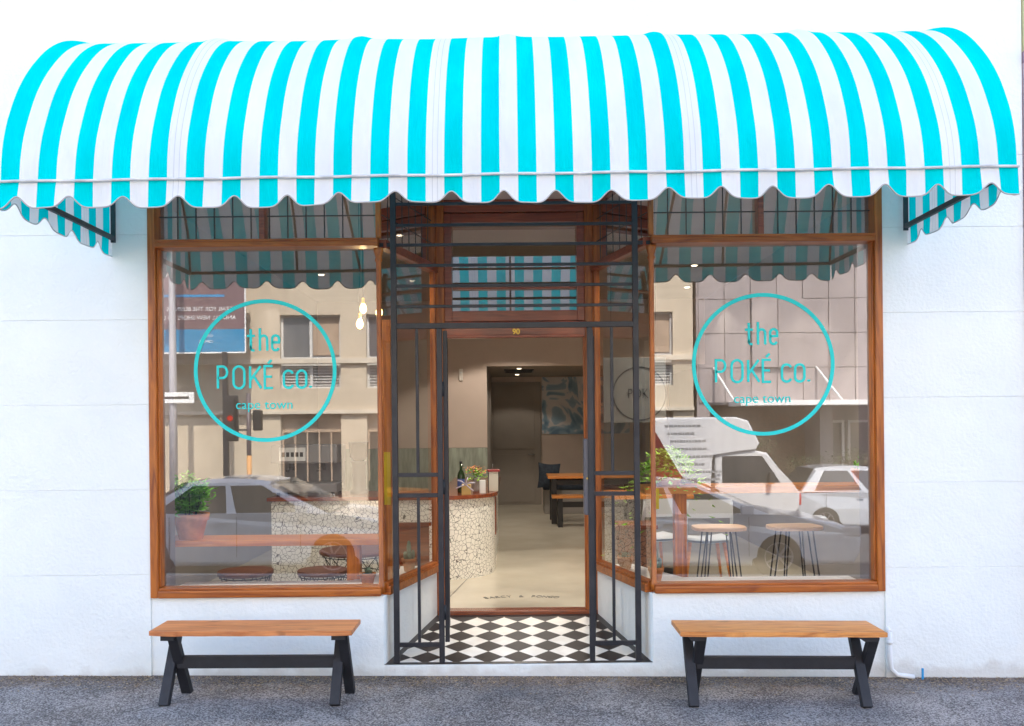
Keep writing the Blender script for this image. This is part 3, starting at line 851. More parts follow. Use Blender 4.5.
RIBS = [-2.69, -1.79, -.90, 0, .90, 1.79, 2.69]
def tilt(x): return .0058 * x
def ribup(x):
    dd = min(abs(x - r_) for r_ in RIBS)
    return math.exp(-(dd / .05) ** 2) *   .017 - .010 * (1 - math.exp(-(dd / .25) ** 2)) * (.5 + .5 * math.sin(x * 9.1) * .3)
def canopy(u, v):
    x = -HWA + 2 * HWA * u
    i = v * NPR; j = int(round(i)); p, z = PR[j]
    k_ = ribup(x) * min(1, z / .35)
    n = Vector((p / 1.31, max(z, .01) / 1.13)).normalized()
    return (x, -(p + n.x * k_), ZA + z + n.y * k_ + tilt(x))
c = MB(); c.grid(canopy, 330, NPR, lambda u, v: (2 * HWA * u, v)); c.build("canopy", M_fabric, awn, recalc=False)
def scal(t):       # t in scallop units; 0 at cusp -> drop factor
    f_ = t - math.floor(t); dd = min(f_, 1 - f_)
    return 1 - .72 * math.exp(-(dd / .17) ** 2)
SP = .2862
def drop(x): return .060 + .086 * scal((x + HWA - .085 + .010 * math.sin(x * 5.3)) / SP) * (1 + .06 * math.sin(x * 4.1 + 1)) + .004 * math.sin(x * 3.1)
def fval(u, v):
    x = -HWA + 2 * HWA * u; dz = drop(x) * v
    wob = .010 * math.sin(x * 7.3 + 1) * v + .006 * math.sin(x * 23) * v
    return (x, -1.312 - .012 * v - wob, ZA + tilt(x) - dz)
c = MB(); c.grid(fval, 560, 6, lambda u, v: (2 * HWA * u, v)); c.build("front_valance", M_fabric, awn, recalc=False)
for sg in (-1, 1):
    xs = sg * HWA
    # gable side: between profile curve and the level of the front bar
    def side(u, v):
        p, z = PR[int(round(u * NPR))]
        return (xs, -p, ZA + tilt(xs) + z * v)
    c = MB(); c.grid(side, NPR, 8, None, False)
    uvl = c.bm.loops.layers.uv.new("UVMap")
    for f_ in c.bm.faces:
        for l in f_.loops: l[uvl].uv = (1.31 + l.vert.co.y + STRIPE * 0, 0)
    c.build("side_panel", M_fabric, awn, recalc=False)
    def sval(u, v):
        p = 1.312 * (1 - u); dd = .055 + .085 * scal((p - .20) / .327)
        return (xs + sg * (.004 + .008 * math.sin(p * 15) * v), -p, ZA + tilt(xs) - dd * v)
    c = MB(); c.grid(sval, 130, 5, lambda u, v: (1.312 * u, v)); c.build("side_valance", M_fabric, awn, recalc=False)
    t_ = MB(); t_.tube([sval(i / 130, 1) for i in range(131)], .0035, 6); t_.build("side_piping", M_trim, awn)
t_ = MB(); t_.tube([fval(i / 560, 1) for i in range(561)], .0038, 6); t_.build("edge_piping", mat("edge_binding", (.42, .40, .38), .8), awn)
t_ = MB(); t_.tube([(-HWA - .005 + (2 * HWA + .01) * i / 60, -1.322, ZA + tilt(-HWA + 2 * HWA * i / 60) + .004 + .002 * math.sin(i * .9)) for i in range(61)], .0075, 8); t_.build("front_piping", M_trim, awn)
t_ = MB(); t_.tube([(-HWA + .01, -1.29, ZA + tilt(-HWA) - .012), (HWA - .01, -1.29, ZA + tilt(HWA) - .012)], .013, 8); t_.build("front_bar", M_awnframe, awn)
for r_ in RIBS:
    x = r_ * .995
    t_ = MB(); t_.tube([(x, -(p - .018), ZA + z - .012 + tilt(x)) for p, z in PR[::2]], .010, 8); t_.build("rib", M_awnframe, awn)
for x in (-2.675, 2.675):
    t_ = MB(); t_.bar((x, -1.285, ZA + tilt(x) - .012), (x, -.015, ZA + tilt(x) - .022), .022, .030); t_.bar((x, -.02, ZA + tilt(x) - .05), (x, -.02, ZA + 1.1), .03, .012); t_.build("side_arm", M_awnframe, awn)
for x in (-1.25, 1.25):
    t_ = MB(); t_.tube([(x, -1.28, ZA - .01 + tilt(x)), (x, -.03, ZA + .72)], .011, 8); t_.build("brace", M_awnframe, awn)

# ------------------------------------------------------------------ SECURITY GATE
gate = thing("security_gate", "dark grey steel bar security gate standing open across the recessed doorway", "gate", (0, 0, 0))
GL, GR = -.800, .850
YG = .055
g = MB()
for x in (GL, GR): g.box(x - .019, x + .019, YG - .019, YG + .019, .082, 3.42, .003)
g.build("side_post", M_iron, gate)
RZ = [3.36, 3.215, 3.07, 2.935, 2.795, 2.655, 2.515]
for z in RZ[:-0 or None]:
    g = MB(); g.box(GL + .019, GR - .019, YG - .010, YG + .010, z - .010 + .0, z + .010, .002); g.build("rail", M_iron, gate)
g = MB(); g.box(GL + .019, GR - .019, YG - .018, YG + .018, 2.363, 2.400, .003); g.build("head_rail", M_iron, gate)
for x in (GL, GR):   # lugs to the transom rail
    g = MB(); sg = -1 if x < 0 else 1
    g.box(min(x, x + sg * .12), max(x, x + sg * .12), YG - .008, YG + .008, 2.925, 2.95); g.build("lug", M_iron, gate)
for (xa, xb, xm) in ((GL + .019, -.492, -.645), (.535, GR - .019, .685)):
    inner = xb if xa < 0 else xa
    g = MB()
    g.box(inner - .018, inner + .018, YG - .018, YG + .018, .082, 2.362, .003)
    lo_, hi_ = (xa, inner - .018) if xa < 0 else (inner + .018, xb)
    for z in (1.365, 1.225, .205): g.box(lo_, hi_, YG - .012, YG + .012, z - .014, z + .014, .002)
    g.box(xm - .010, xm + .010, YG - .010, YG + .010, .22, 1.21, .002); g.box(xm - .010, xm + .010, YG - .010, YG + .010, 1.38, 2.362, .002)
    g.build("fixed_panel", M_iron, gate)
for (hx, ex, name) in ((-.455, -.487, 'l'), (.545, .600, 'r')):
    g = MB(); y0_, y1_ = YG + .02, YG + .52
    zb = .215
    def P(t, z): return (hx + (ex - hx) * t, y0_ + (y1_ - y0_) * t, z)
    for t in (.03, .97): g.bar(P(t, zb), P(t, 2.35), .030, .030, .003, up=(0, 1, 0))
    for z in (zb + .015, 1.225, 1.365, 2.335): g.bar(P(.05, z), P(.95, z), .026, .026, .002)
    g.bar(P(.5, zb), P(.5, 2.33), .018, .018, 0, up=(0, 1, 0))
    g.build("gate_leaf", M_iron, gate)
    lf = [o for o in gate.children if o.name.startswith("gate_leaf")][-1]
    if name == 'r':
        g = MB(); g.box(hx - .055, hx - .018, YG + .0, YG + .10, 1.08, 1.60, .006); g.build("lock_box", mat("lock_grey", (.10, .10, .12), .4), lf)
        g = MB(); g.tube([(hx - .035, YG - .006, 1.33), (hx - .035, YG + .0, 1.33)], .006, 12); g.build("keyhole", M_gold, lf)
    else:
        for z in (.42, 1.28, 1.95):
            g = MB(); g.tube([(hx - .018, YG + .02, z - .05), (hx - .018, YG + .02, z + .05)], .012, 10); g.build("hinge", M_iron, lf)

# ------------------------------------------------------------------ BENCHES
def bench(name, label, x0, x1, yn, yf, m, zt, skew=0.0):
    cx = (x0 + x1) / 2; cy = (yn + yf) / 2
    zb = gz(cx, cy)
    t = thing(name, label, "bench", (cx, cy, zb), skew, "wooden benches either side of the doorway")
    t.rotation_euler.y = math.atan(.0115) * (1 if x0 > 0 else .4)
    L = (x1 - x0) / 2; D_ = (yf - yn) / 2; H = zt - zb
    p = MB()
    nseg = 24
    # slab with a slightly wavy front edge
    pts = [(-L + 2 * L * i / nseg, -D_ + .004 * math.sin(i * 1.7) + .003 * math.sin(i * .6 + x0)) for i in range(nseg + 1)]
    pts += [(L, D_), (-L, D_)]
    if x0 < 0: pts[0] = (-L + .002, -D_ + .02); pts[1] = (-L + .05, -D_ + .012)
    p.prism(pts, H - .030, H, bev=.004); p.build("seat", m, t)
    for sx in (-1, 1):
        xx = sx * (L - .10)
        g_ = MB()
        g_.bar((xx - .012, -D_ + .03, 0), (xx - .012, D_ - .05, H - .03), .048, .060, .004, up=(1, 0, 0)); g_.build("leg", M_legs, t)
        g_ = MB()
        g_.bar((xx + .036, D_ - .02, 0), (xx + .036, -D_ + .05, H - .03), .048, .060, .004, up=(1, 0, 0)); g_.build("leg", M_legs, t)
        g_ = MB(); g_.box(xx - .03, xx + .055, -D_ + .02, D_ - .02, H - .062, H - .031, .003); g_.build("cleat", M_legs, t)
    g_ = MB(); g_.box(-(L - .125), L - .135, -.02, .025, H * .43, H * .43 + .075, .004); g_.build("stretcher", M_legs, t)
    return t
bench("bench", "plain orange topped wooden bench with charcoal crossed legs below the left shop window", -2.225, -.985, -.63, -.315, M_bench, .465)
bench("bench", "knotty pine topped bench with dark crossed legs below the right shop window", 1.005, 2.255, -.64, -.31, M_bench2, .43, R(-.4))

# downpipe
dp = MB(); x_ = 2.53
dp.tube([(x_, -.03, .28), (x_, -.03, .10), (x_ + .01, -.03, .03), (x_ + .05, -.032, -.008), (x_ + .16, -.035, -.022)], .016, 10)
dp.tube([(x_, -.03, .20), (x_, -.03, .225)], .021, 10); dp.tube([(x_, -.03, .28), (x_, .02, .30)], .016, 10)
tag(dp.build("drain_pipe", M_white), "thin white drain pipe bending along the wall foot beside the right bench", "drain pipe")
q = MB(); q.box(2.735, 2.748, -.055, -.045, -.045, .04, .002); tag(q.build("marker_peg", mat("blue_plastic", (.02, .30, .65), .4)), "tiny blue plastic peg in the pavement by the white wall", "peg")

# ------------------------------------------------------------------ INTERIOR FURNITURE
def outline(off):
    pts = [(-2.33 - off, 2.55 - off), (-.72, 2.55 - off)]
    pts += [( -.72 + (.53 + off) * math.sin(R(a)), 3.10 - (.55 + off) * math.cos(R(a))) for a in range(8, 91, 8)]
    pts += [(-.19 + off, 3.2), (-.19 + off, 5.6), (-.75, 5.6), (-.75, 3.3), (-2.33 - off, 3.3)]
    return pts
ct = thing("service_counter", "cream crazy paving mosaic counter with rounded end and dark wood top", "counter", (0, 0, 0))
q = MB(); q.prism(outline(0), ZF, .985); q.build("base", M_mosaic, ct)
q = MB(); q.prism(outline(.035), .985, 1.022, bev=.006); q.build("worktop", M_ctop, ct)
q = MB(); q.box(-.188, -.178, 3.3, 3.7, .55, .95, .002); q.build("panel", M_ctop, ct)
# things on the counter
t = thing("wine_bottle", "dark green bottle standing on the mosaic counter beside the flowers", "bottle", (-.52, 2.95, 1.022))
q = MB(); q.lathe([(.036, 0), (.038, .02), (.038, .17), (.030, .20), (.013, .235), (.013, .30)], n=20); q.build("glass_body", mat("bottle_green", (.02, .04, .015), .1), t)
q = MB(); q.lathe([(.0385, .06), (.0385, .14)], n=20, cap=False); q.build("label_band", mat("blue_label", (.06, .10, .30), .5), t)
q = MB(); q.lathe([(.014, .295), (.014, .315)], n=16); q.build("cap", M_blk, t)
t = thing("flower_vase", "small glass vase of orange and pink flowers on the counter", "vase", (-.37, 3.0, 1.022))
q = MB(); q.lathe([(.03, 0), (.04, .03), (.03, .12), (.035, .15)], n=20); q.build("vase", mat("vase_grey", (.35, .33, .32), .2), t)
q = MB(); q.leaves(60, lambda: (random.gauss(0, .04), random.gauss(0, .04), random.uniform(.13, .24)), .045); q.build("foliage", M_leaf2, t)
q = MB(); q.leaves(70, lambda: (random.gauss(0, .05), random.gauss(0, .04), random.uniform(.19, .27)), .035); q.build("petals", mat("petal_orange", (.80, .32, .12), .6, var=.4, vscale=30), t)
t = thing("ribbon_gift_box", "kraft box tied with a pale lilac ribbon at the counter front", "gift box", (-.46, 2.72, 1.022))
q = MB(); q.box(-.04, .05, -.04, .04, 0, .10, .003); q.build("carton", mat("kraft_card", (.55, .40, .15), .7), t)
q = MB()
for a in (20, 75, 140, 200, 320): q.tube([(.0, -.045, .10), (.05 * math.cos(R(a)), -.06, .10 + .05 * math.sin(R(a))), (.10 * math.cos(R(a)), -.055, .09 + .08 * math.sin(R(a)))], .006, 6)
q.build("ribbon", mat("lilac_ribbon", (.55, .53, .65), .5), t)
t = thing("card_stand", "small white card box standing on the counter right of the flowers", "card stand", (-.30, 2.85, 1.022))
q = MB(); q.box(-.03, .03, -.02, .02, 0, .13, .003); q.build("card_box", M_plas, t)
t = thing("glass_lantern", "square white lantern with red lid and wire handle at the counter corner", "lantern", (-.20, 3.12, 1.022), R(8))
q = MB(); q.box(-.05, .05, -.04, .04, 0, .20, .006); q.build("body", mat("milk_glass", (.66, .64, .55), .3), t)
q = MB(); q.box(-.06, .065, -.05, .05, .20, .222, .004); q.build("lid", mat("red_lid", (.35, .05, .05), .4), t)
q = MB(); q.tube([(-.005, 0, .22), (-.005, 0, .28)], .004, 6); q.build("handle", M_steel, t)
q = MB()
for x_ in (-.052, .052):
    q.box(x_ - .003, x_ + .003, -.044, -.038, 0, .2)
q.build("edge_wire", M_blk, t)
t = thing("espresso_machine", "grey and black espresso machine with white label on the counter seen through the left window", "coffee machine", (-2.05, 2.95, 1.022))
q = MB(); q.box(-.32, .32, -.22, .22, .03, .12, .01); q.box(-.32, .32, .02, .22, .12, .32, .01); q.box(-.33, .33, -.24, .23, .32, .50, .015); q.build("housing", M_grey, t)
q = MB(); q.box(-.24, .02, -.247, -.241, .345, .475, .0); q.build("label_plate", M_plas, t)
q = MB()
for i in range(5): q.box(-.215 + i * .045, -.185 + i * .045, -.252, -.248, .385, .430)
q.build("label_marks", M_blk, t)
for x_ in (-.15, .15):
    q = MB(); q.tube([(x_, -.10, .32), (x_, -.10, .25)], .035, 14); q.tube([(x_, -.12, .26), (x_, -.30, .25)], .012, 8); q.build("group_handle", M_blk, t)
for x_ in (-.27, .27):
    for y_ in (-.18, .18):
        q = MB(); q.tube([(x_, y_, 0), (x_, y_, .035)], .018, 10); q.build("foot", M_blk, t)
t = thing("coffee_grinder", "black coffee grinder with clear hopper next to the espresso machine", "grinder", (-1.55, 2.95, 1.022))
q = MB(); q.lathe([(.09, 0), (.09, .03), (.07, .05), (.07, .28), (.085, .33)], n=20); q.build("body", M_blk, t)
q = MB(); q.lathe([(.05, .33), (.09, .37), (.10, .50), (.10, .52)], n=20); q.build("hopper", mat("smoke_plastic", (.10, .07, .05), .15), t)

# dining table and benches at the back
t = thing("dining_table", "dark legged wooden dining table in the dim back room", "table", (.98, 7.6, ZF))
q = MB(); q.box(-.45, .9, -.38, .38, .68, .72, .006); q.build("tabletop", M_bar, t)
for x_ in (-.36, .8):
    for y_ in (-.30, .30):
        q = MB(); q.box(x_ - .04, x_ + .04, y_ - .04, y_ + .04, 0, .68, .004); q.build("leg", M_blk, t)
q = MB(); q.box(-.34, .78, -.28, .28, .58, .66, .004); q.build("apron", M_blk, t)
t = thing("dining_bench", "low wooden bench in front of the back room dining table", "bench", (1.02, 6.95, ZF))
q = MB(); q.box(-.45, .8, -.15, .15, .42, .455, .005); q.build("seat", M_bar, t)
for x_ in (-.33, .7):
    q = MB(); q.box(x_ - .035, x_ + .035, -.13, .13, 0, .42, .004); q.build("leg", M_blk, t)
q = MB(); q.box(-.33, .7, -.02, .02, .28, .36, .004); q.build("stretcher", M_blk, t)
t = thing("banquette", "pale banquette with a navy cushion against the rear wall", "banquette", (.95, 9.1, ZF))
q = MB(); q.box(-.42, 1.6, -.3, .5, 0, .40, .01); q.build("base", M_int2, t)
q = MB(); q.box(-.44, 1.6, -.32, .4, .40, .47, .02); q.build("seat_pad", M_navy, t)
cu = MB()
cu.grid(lambda u, v: ((u - .5) * .44 * (1 - .10 * math.sin(PI * v)), -.07 * (math.sin(PI * u) * math.sin(PI * v)) ** .6, (v - .5) * .50 * (1 - .10 * math.sin(PI * u))), 14, 14)
cu.grid(lambda u, v: ((u - .5) * .44 * (1 - .10 * math.sin(PI * v)), .07 * (math.sin(PI * u) * math.sin(PI * v)) ** .6, (v - .5) * .50 * (1 - .10 * math.sin(PI * u))), 14, 14)
o = cu.build("cushion", M_navy); o.location = (.60, 8.55, .86); o.scale = (.85, .85, .85); o.rotation_euler = (R(-12), R(4), R(6))
tag(o, "patterned navy cushion propped upright left of the dining table", "cushion")
# blue floral panel
def floral():
    m, nt, b = new_mat("blue_floral_paper")
    tc = nt.nodes.new('ShaderNodeTexCoord')
    n = nt.nodes.new('ShaderNodeTexNoise'); n.inputs['Scale'].default_value = 1.7; n.inputs['Detail'].default_value = 2.5; n.inputs['Distortion'].default_value = 1.6
    nt.links.new(tc.outputs['Object'], n.inputs[0])
    rp = nt.nodes.new('ShaderNodeValToRGB')
    els = rp.color_ramp.elements
    els[0].position = .36; els[0].color = (.14, .24, .33, 1); els[1].position = .47; els[1].color = (.28, .40, .48, 1)
    e = els.new(.50); e.color = (.62, .58, .56, 1)
    e = els.new(.58); e.color = (.66, .62, .59, 1)
    e = els.new(.60); e.color = (.36, .46, .52, 1)
    e = els.new(.72); e.color = (.22, .33, .42, 1)
    nt.links.new(n.outputs[0], rp.inputs[0]); nt.links.new(rp.outputs[0], b.inputs['Base Color'])
    b.inputs['Roughness'].default_value = .7
    return m
q = MB(); q.box(.56, 2.2, YB - .02, YB - .003, 1.52, 2.59, .002)
tag(q.build("wall_panel", floral()), "large pale panel of blue blossom shapes high on the rear wall", "wall panel")
q = MB()
q.box(-.24, .24, -.32, .32, 0, .02, .002)
for i in range(12): q.box(-.22, .22, -.30 + i * .05, -.28 + i * .05, -.006, .0)
o = q.build("air_vent", M_blk); o.location = (.12, 8.6, 2.578); tag(o, "black slotted air vent in the low ceiling of the back room", "air vent")
q = MB(); q.box(-.03, .03, -.012, .012, -.09, .09, .008)
t = thing("alarm_sensor", "small white alarm sensor on the beige bulkhead wall", "sensor", (-.77, 7.485, 2.47))
q.build("casing", mat("sensor_white", (.75, .68, .6), .4), t)
q = MB(); q.lathe([(.010, 0), (.010, .004)], (0, 0, 0), 12); o = q.build("lens", M_plas, t); o.rotation_euler.x = R(90); o.location = (0, -.013, .035)

def lamp_light(name, loc, power, color, radius, parent, kind='POINT'):
    l = bpy.data.lights.new(name, kind); l.energy = power; l.color = color; l.shadow_soft_size = radius
    o = bpy.data.objects.new(name, l); COL.objects.link(o); o.location = loc; o.parent = parent
    return o
def spot(loc, label, power, cone=125):
    t = thing("ceiling_spotlight", label, "spotlight", loc, 0, "small round ceiling spotlights")  # shared by the ceiling spots and the added fill lamps
    q = MB(); q.lathe([(.045, 0), (.05, -.01), (.04, -.012)], n=20); q.build("ring", M_plas, t)
    q = MB(); q.lathe([(.033, -.013), (.033, -.016)], n=20); q.build("lens", M_spot, t)
    lamp_light("spot_lamp", (0, 0, -.08), power, (1.0, .91, .80), .05, t, 'SPOT').data.spot_size = R(cone)
SP_ = 3.6
spot((.12, 7.95, 2.598), "lit round spotlight in the low ceiling just in front of the air vent", SP_ * .6)
spot((.10, 9.6, 2.598), "lit round spotlight in the low ceiling behind the air vent", SP_ * .6)
spot((1.28, 8.4, 2.598), "lit round spotlight in the low ceiling near the blue blossom panel", SP_ * .6)
spot((2.45, 6.3, 3.598), "lit spotlight on the front ceiling seen highest through the right window", SP_ * .8)
spot((2.2, 4.6, 3.598), "lit spotlight on the front ceiling nearer the right window glass", SP_ * .8)
spot((-2.35, 5.0, 3.598), "lit spotlight on the front ceiling seen through the left window", SP_ * .8)
spot((.66, 2.3, 3.598), "added fill light on the front ceiling just inside the doorway", SP_ * 11, 72)  # fill lamp added to brighten the floor and counter by the door
spot((-1.55, 3.0, 3.598), "added fill light on the front ceiling above the mosaic counter", SP_ * .9)  # fill lamp added for the left window interior, kept behind the rail
spot((1.6, 3.0, 3.598), "added fill light on the front ceiling above the cafe table", SP_ * 2.4)  # fill lamp added for the right window interior, kept behind the rail
spot((-2.05, .75, 3.598), "unseen fill light added on the front ceiling directly above the potted herb", SP_ * 4.5, 95)  # added out of view to light the herb and bar top
spot((-1.25, .75, 3.598), "unseen fill light added on the front ceiling directly above the low window bar's post", SP_ * 4.5, 95)  # added out of view to light the low bar and stools
spot((1.35, .75, 3.598), "unseen fill light added on the front ceiling directly above the lime green plant", SP_ * 4.5, 95)  # added out of view to light the lime plant and high bar
spot((2.2, .75, 3.598), "unseen fill light added on the front ceiling directly above the small sprout pot", SP_ * 4.5, 95)  # added out of view to light the sprout pot and shelf
spot((.10, 5.9, 3.598), "lit spotlight on the front ceiling before the beige bulkhead", SP_ * 7)
for (x_, y_, z_, lb) in ((-1.25, 1.5, 2.70, "glowing bare pendant bulb, topmost of the cluster in the left window"), (-1.28, 1.5, 2.57, "glowing bare pendant bulb, lowest of the cluster in the left window"),
                         (-1.13, 1.6, 2.68, "glowing bare pendant bulb right of the pair, close to the corner post")):
    t = thing("pendant_bulb", lb, "pendant light", (x_, y_, z_), 0, "bare bulbs hanging in the left window")
    q = MB(); q.tube([(0, 0, .06), (0, 0, 3.6 - z_)], .003, 6); q.build("cord", M_blk, t)
    q = MB(); q.lathe([(.012, .04), (.014, .045), (.014, .085), (.008, .09)], n=14); q.build("socket", M_gold, t)
    q = MB(); q.lathe([(.002, -.045), (.016, -.04), (.028, -.02), (.030, 0), (.022, .025), (.012, .042)], n=18); q.build("bulb", M_bulb, t)
    lamp_light("bulb_lamp", (0, 0, -.08), .3, (1.0, .70, .38), .03, t)

# window bars, stools, chairs
t = thing("window_bar", "low wooden window bar with one post leg behind the left glass", "bar table", (-1.70, .52, ZF))
q = MB(); q.box(-1.24, .80, -.15, .17, .635, .68, .006); q.build("tabletop", M_bar, t)
q = MB(); q.box(.485, .58, -.06, .04, 0, .635, .004); q.build("leg", M_post, t)
t = thing("window_bar", "high wooden window bar with square orange post behind the right glass", "bar table", (1.74, .72, ZF))
q = MB(); q.box(-.76, 1.205, -.14, .18, .965, 1.022, .006); q.build("tabletop", M_bar, t)
q = MB(); q.box(-.52, -.43, -.05, .05, 0, .965, .004); q.build("leg", M_post, t)

def wire_stool(name, label, loc, r, h, grp):
    t = thing(name, label, "stool", loc, 0, grp)
    q = MB(); q.lathe([(r * .97, h - .035), (r, h - .03), (r, h - .005), (r * .98, h)], n=36); q.build("seat", wood_dark, t)
    q = MB()
    for k_ in range(14):
        a = 2 * PI * k_ / 14; a2 = a + .5
        q.tube([(r * .92 * math.cos(a), r * .92 * math.sin(a), h - .035), (r * .72 * math.cos(a2), r * .72 * math.sin(a2), h * .5), (r * .85 * math.cos(a + 1), r * .85 * math.sin(a + 1), 0)], .004, 5)
    for zz, rr in ((h - .05, .92), (h * .5, .72), (.01, .85)):
        q.tube([(r * rr * math.cos(2 * PI * k_ / 24), r * rr * math.sin(2 * PI * k_ / 24), zz) for k_ in range(24)], .005, 5, closed=True)
    q.build("wire_frame", M_blk, t)
    return t
wood_dark = wood("stool_wood", (.22, .085, .05), (.12, .04, .025), 'X', .8, .45)
G_ = "round wire framed stools in the left window"
wire_stool("wire_stool", "round dark wood stool with wire cage nearest the potted plant", (-2.16, 1.15, ZF), .22, .34, G_)
wire_stool("wire_stool", "round dark wood stool with wire cage left of the bar post", (-1.54, 1.15, ZF), .20, .34, G_)
wire_stool("wire_table", "taller round wooden table on wire legs beside the bar post", (-1.36, 1.75, ZF), .33, .42, None)['category'] = "side table"

def bar_stool(label, loc):
    t = thing("bar_stool", label, "stool", loc, 0, "bar stools with pale seats in the right window")
    q = MB(); q.prism([(.21 * (abs(math.cos(2 * PI * k_ / 32)) ** .55) * (1 if math.cos(2 * PI * k_ / 32) > 0 else -1), .16 * (abs(math.sin(2 * PI * k_ / 32)) ** .55) * (1 if math.sin(2 * PI * k_ / 32) > 0 else -1)) for k_ in range(32)], .630, .658, bev=.005); q.build("seat", M_pale, t)
    for sx in (-1, 1):
        for sy in (-1, 1):
            q = MB(); q.tube([(sx * .11, sy * .10, .630), (sx * .17, sy * .16, 0), (sx * .145, sy * .13, 0.012), (sx * .075, sy * .08, .630)], .006, 6); q.build("leg", M_blk, t)
    return t
bs = bar_stool("pale topped bar stool with black hairpin legs beside the white chair", (1.66, 1.15, ZF))
dup(bs, (2.27, 1.15, ZF), .1, "pale topped bar stool with black hairpin legs, standing alone at the window's right side")

def shell_chair(label, loc, rz):
    t = thing("cafe_chair", label, "chair", loc, rz, "white plastic chairs with beech legs")
    q = MB(); q.grid(lambda u, v: ((u - .5) * .42, (v - .5) * .40, .45 + .02 * (2 * u - 1) ** 2), 8, 8); q.grid(lambda u, v: ((u - .5) * .42, (v - .5) * .40, .43 + .02 * (2 * u - 1) ** 2), 8, 8)
    q.build("seat", M_plas, t)
    q = MB()
    for sx in (-1, 1): q.tube([(sx * .19, .17, .44), (sx * .20, .22, .62), (sx * .19, .25, .80)], .014, 8)
    q.grid(lambda u, v: ((u - .5) * .40, .235 + .02 * (1 - (2 * u - 1) ** 2), .66 + .16 * v), 8, 4); q.grid(lambda u, v: ((u - .5) * .40, .252 + .02 * (1 - (2 * u - 1) ** 2), .66 + .16 * v), 8, 4)
    q.build("backrest", M_plas, t)
    for sx in (-1, 1):
        for sy in (-1, 1):
            q = MB(); q.tube([(sx * .15, sy * .14, .44), (sx * .21, sy * .21, 0)], [.018, .011], 8); q.build("leg", M_bar, t)
    return t
sc_ = shell_chair("white plastic cafe chair with beech legs right of the orange post", (1.72, 2.0, ZF), PI)
dup(sc_, (1.28, 2.15, ZF), PI + .3, "white plastic cafe chair with beech legs left of the orange post")
t = thing("cafe_table", "wooden cafe table with black pedestal between the white chairs", "table", (1.40, 2.9, ZF))
q = MB(); q.box(-.45, .35, -.35, .35, .76, .80, .005); q.build("tabletop", M_bar, t)
q = MB(); q.lathe([(.26, 0), (.26, .012), (.05, .03), (.03, .05), (.03, .76)], n=24); q.build("pedestal", M_blk, t)
t = thing("mosaic_bench", "low brown pebble mosaic ledge behind the right side window", "ledge", (1.2, 1.62, ZF))
q = MB(); q.box(-.32, .0, -.15, .2, 0, .60, .005); q.build("base", M_mosaic2, t)
q = MB(); q.box(-.34, .02, -.17, .22, .60, .635, .005); q.build("top", M_ctop, t)
t = thing("wood_partition", "reddish wooden panel behind the left side window", "partition", (-1.05, 1.7, ZF))
q = MB(); q.box(-.10, .32, 0, .04, 0, .62, .004); q.build("board", M_ctop, t)
q = MB(); q.box(-.12, .34, -.01, .05, .62, .65, .003); q.build("cap", M_ctop, t)

# made-up board standing in for reflections in the right side glass
t = thing("reflection_board", "made-up pale board, standing in for reflections, with a thin black ring and POKÉ lettering behind the right side window", "sign", (.98, 1.35, 1.95))
q = MB(); q.box(-.22, .30, 0, .012, -.24, .30, .003); q.build("board", mat("pale_board", (.22, .22, .205), .5), t)
q = MB(); q.ribbon(arc(.08, .0, .22, .22, 0, 360, 48)[:-1], .010, -.004, -.001, closed=True); q.build("ring", M_blk, t)
text_mesh("lettering", "POKÉ", .12, (.09, -.003, -.04), M_blk, t, xs=.75, offset=-.002)
q = MB()
for x_ in (-.15, .22): q.tube([(x_, .006, .30), (x_, .006, 1.64)], .002, 5)
q.build("wire", M_blk, t)
q = MB(); q.box(-.015, .02, -.001, .0, -.12, .24); o = q.build("yellow_notice", M_yellow); o.location = (-.885, .242, 1.27); tag(o, "yellow paper notice upright inside the left corner post", "notice")
o.scale = (1.3, 1, 1.03)
q = MB(); q.box(-.02, .02, -.001, .0, -.07, .07); o = q.build("yellow_sticker", M_yellow); o.location = (.99, .12, 1.18); tag(o, "small yellow sticker inside the right window corner", "sticker")

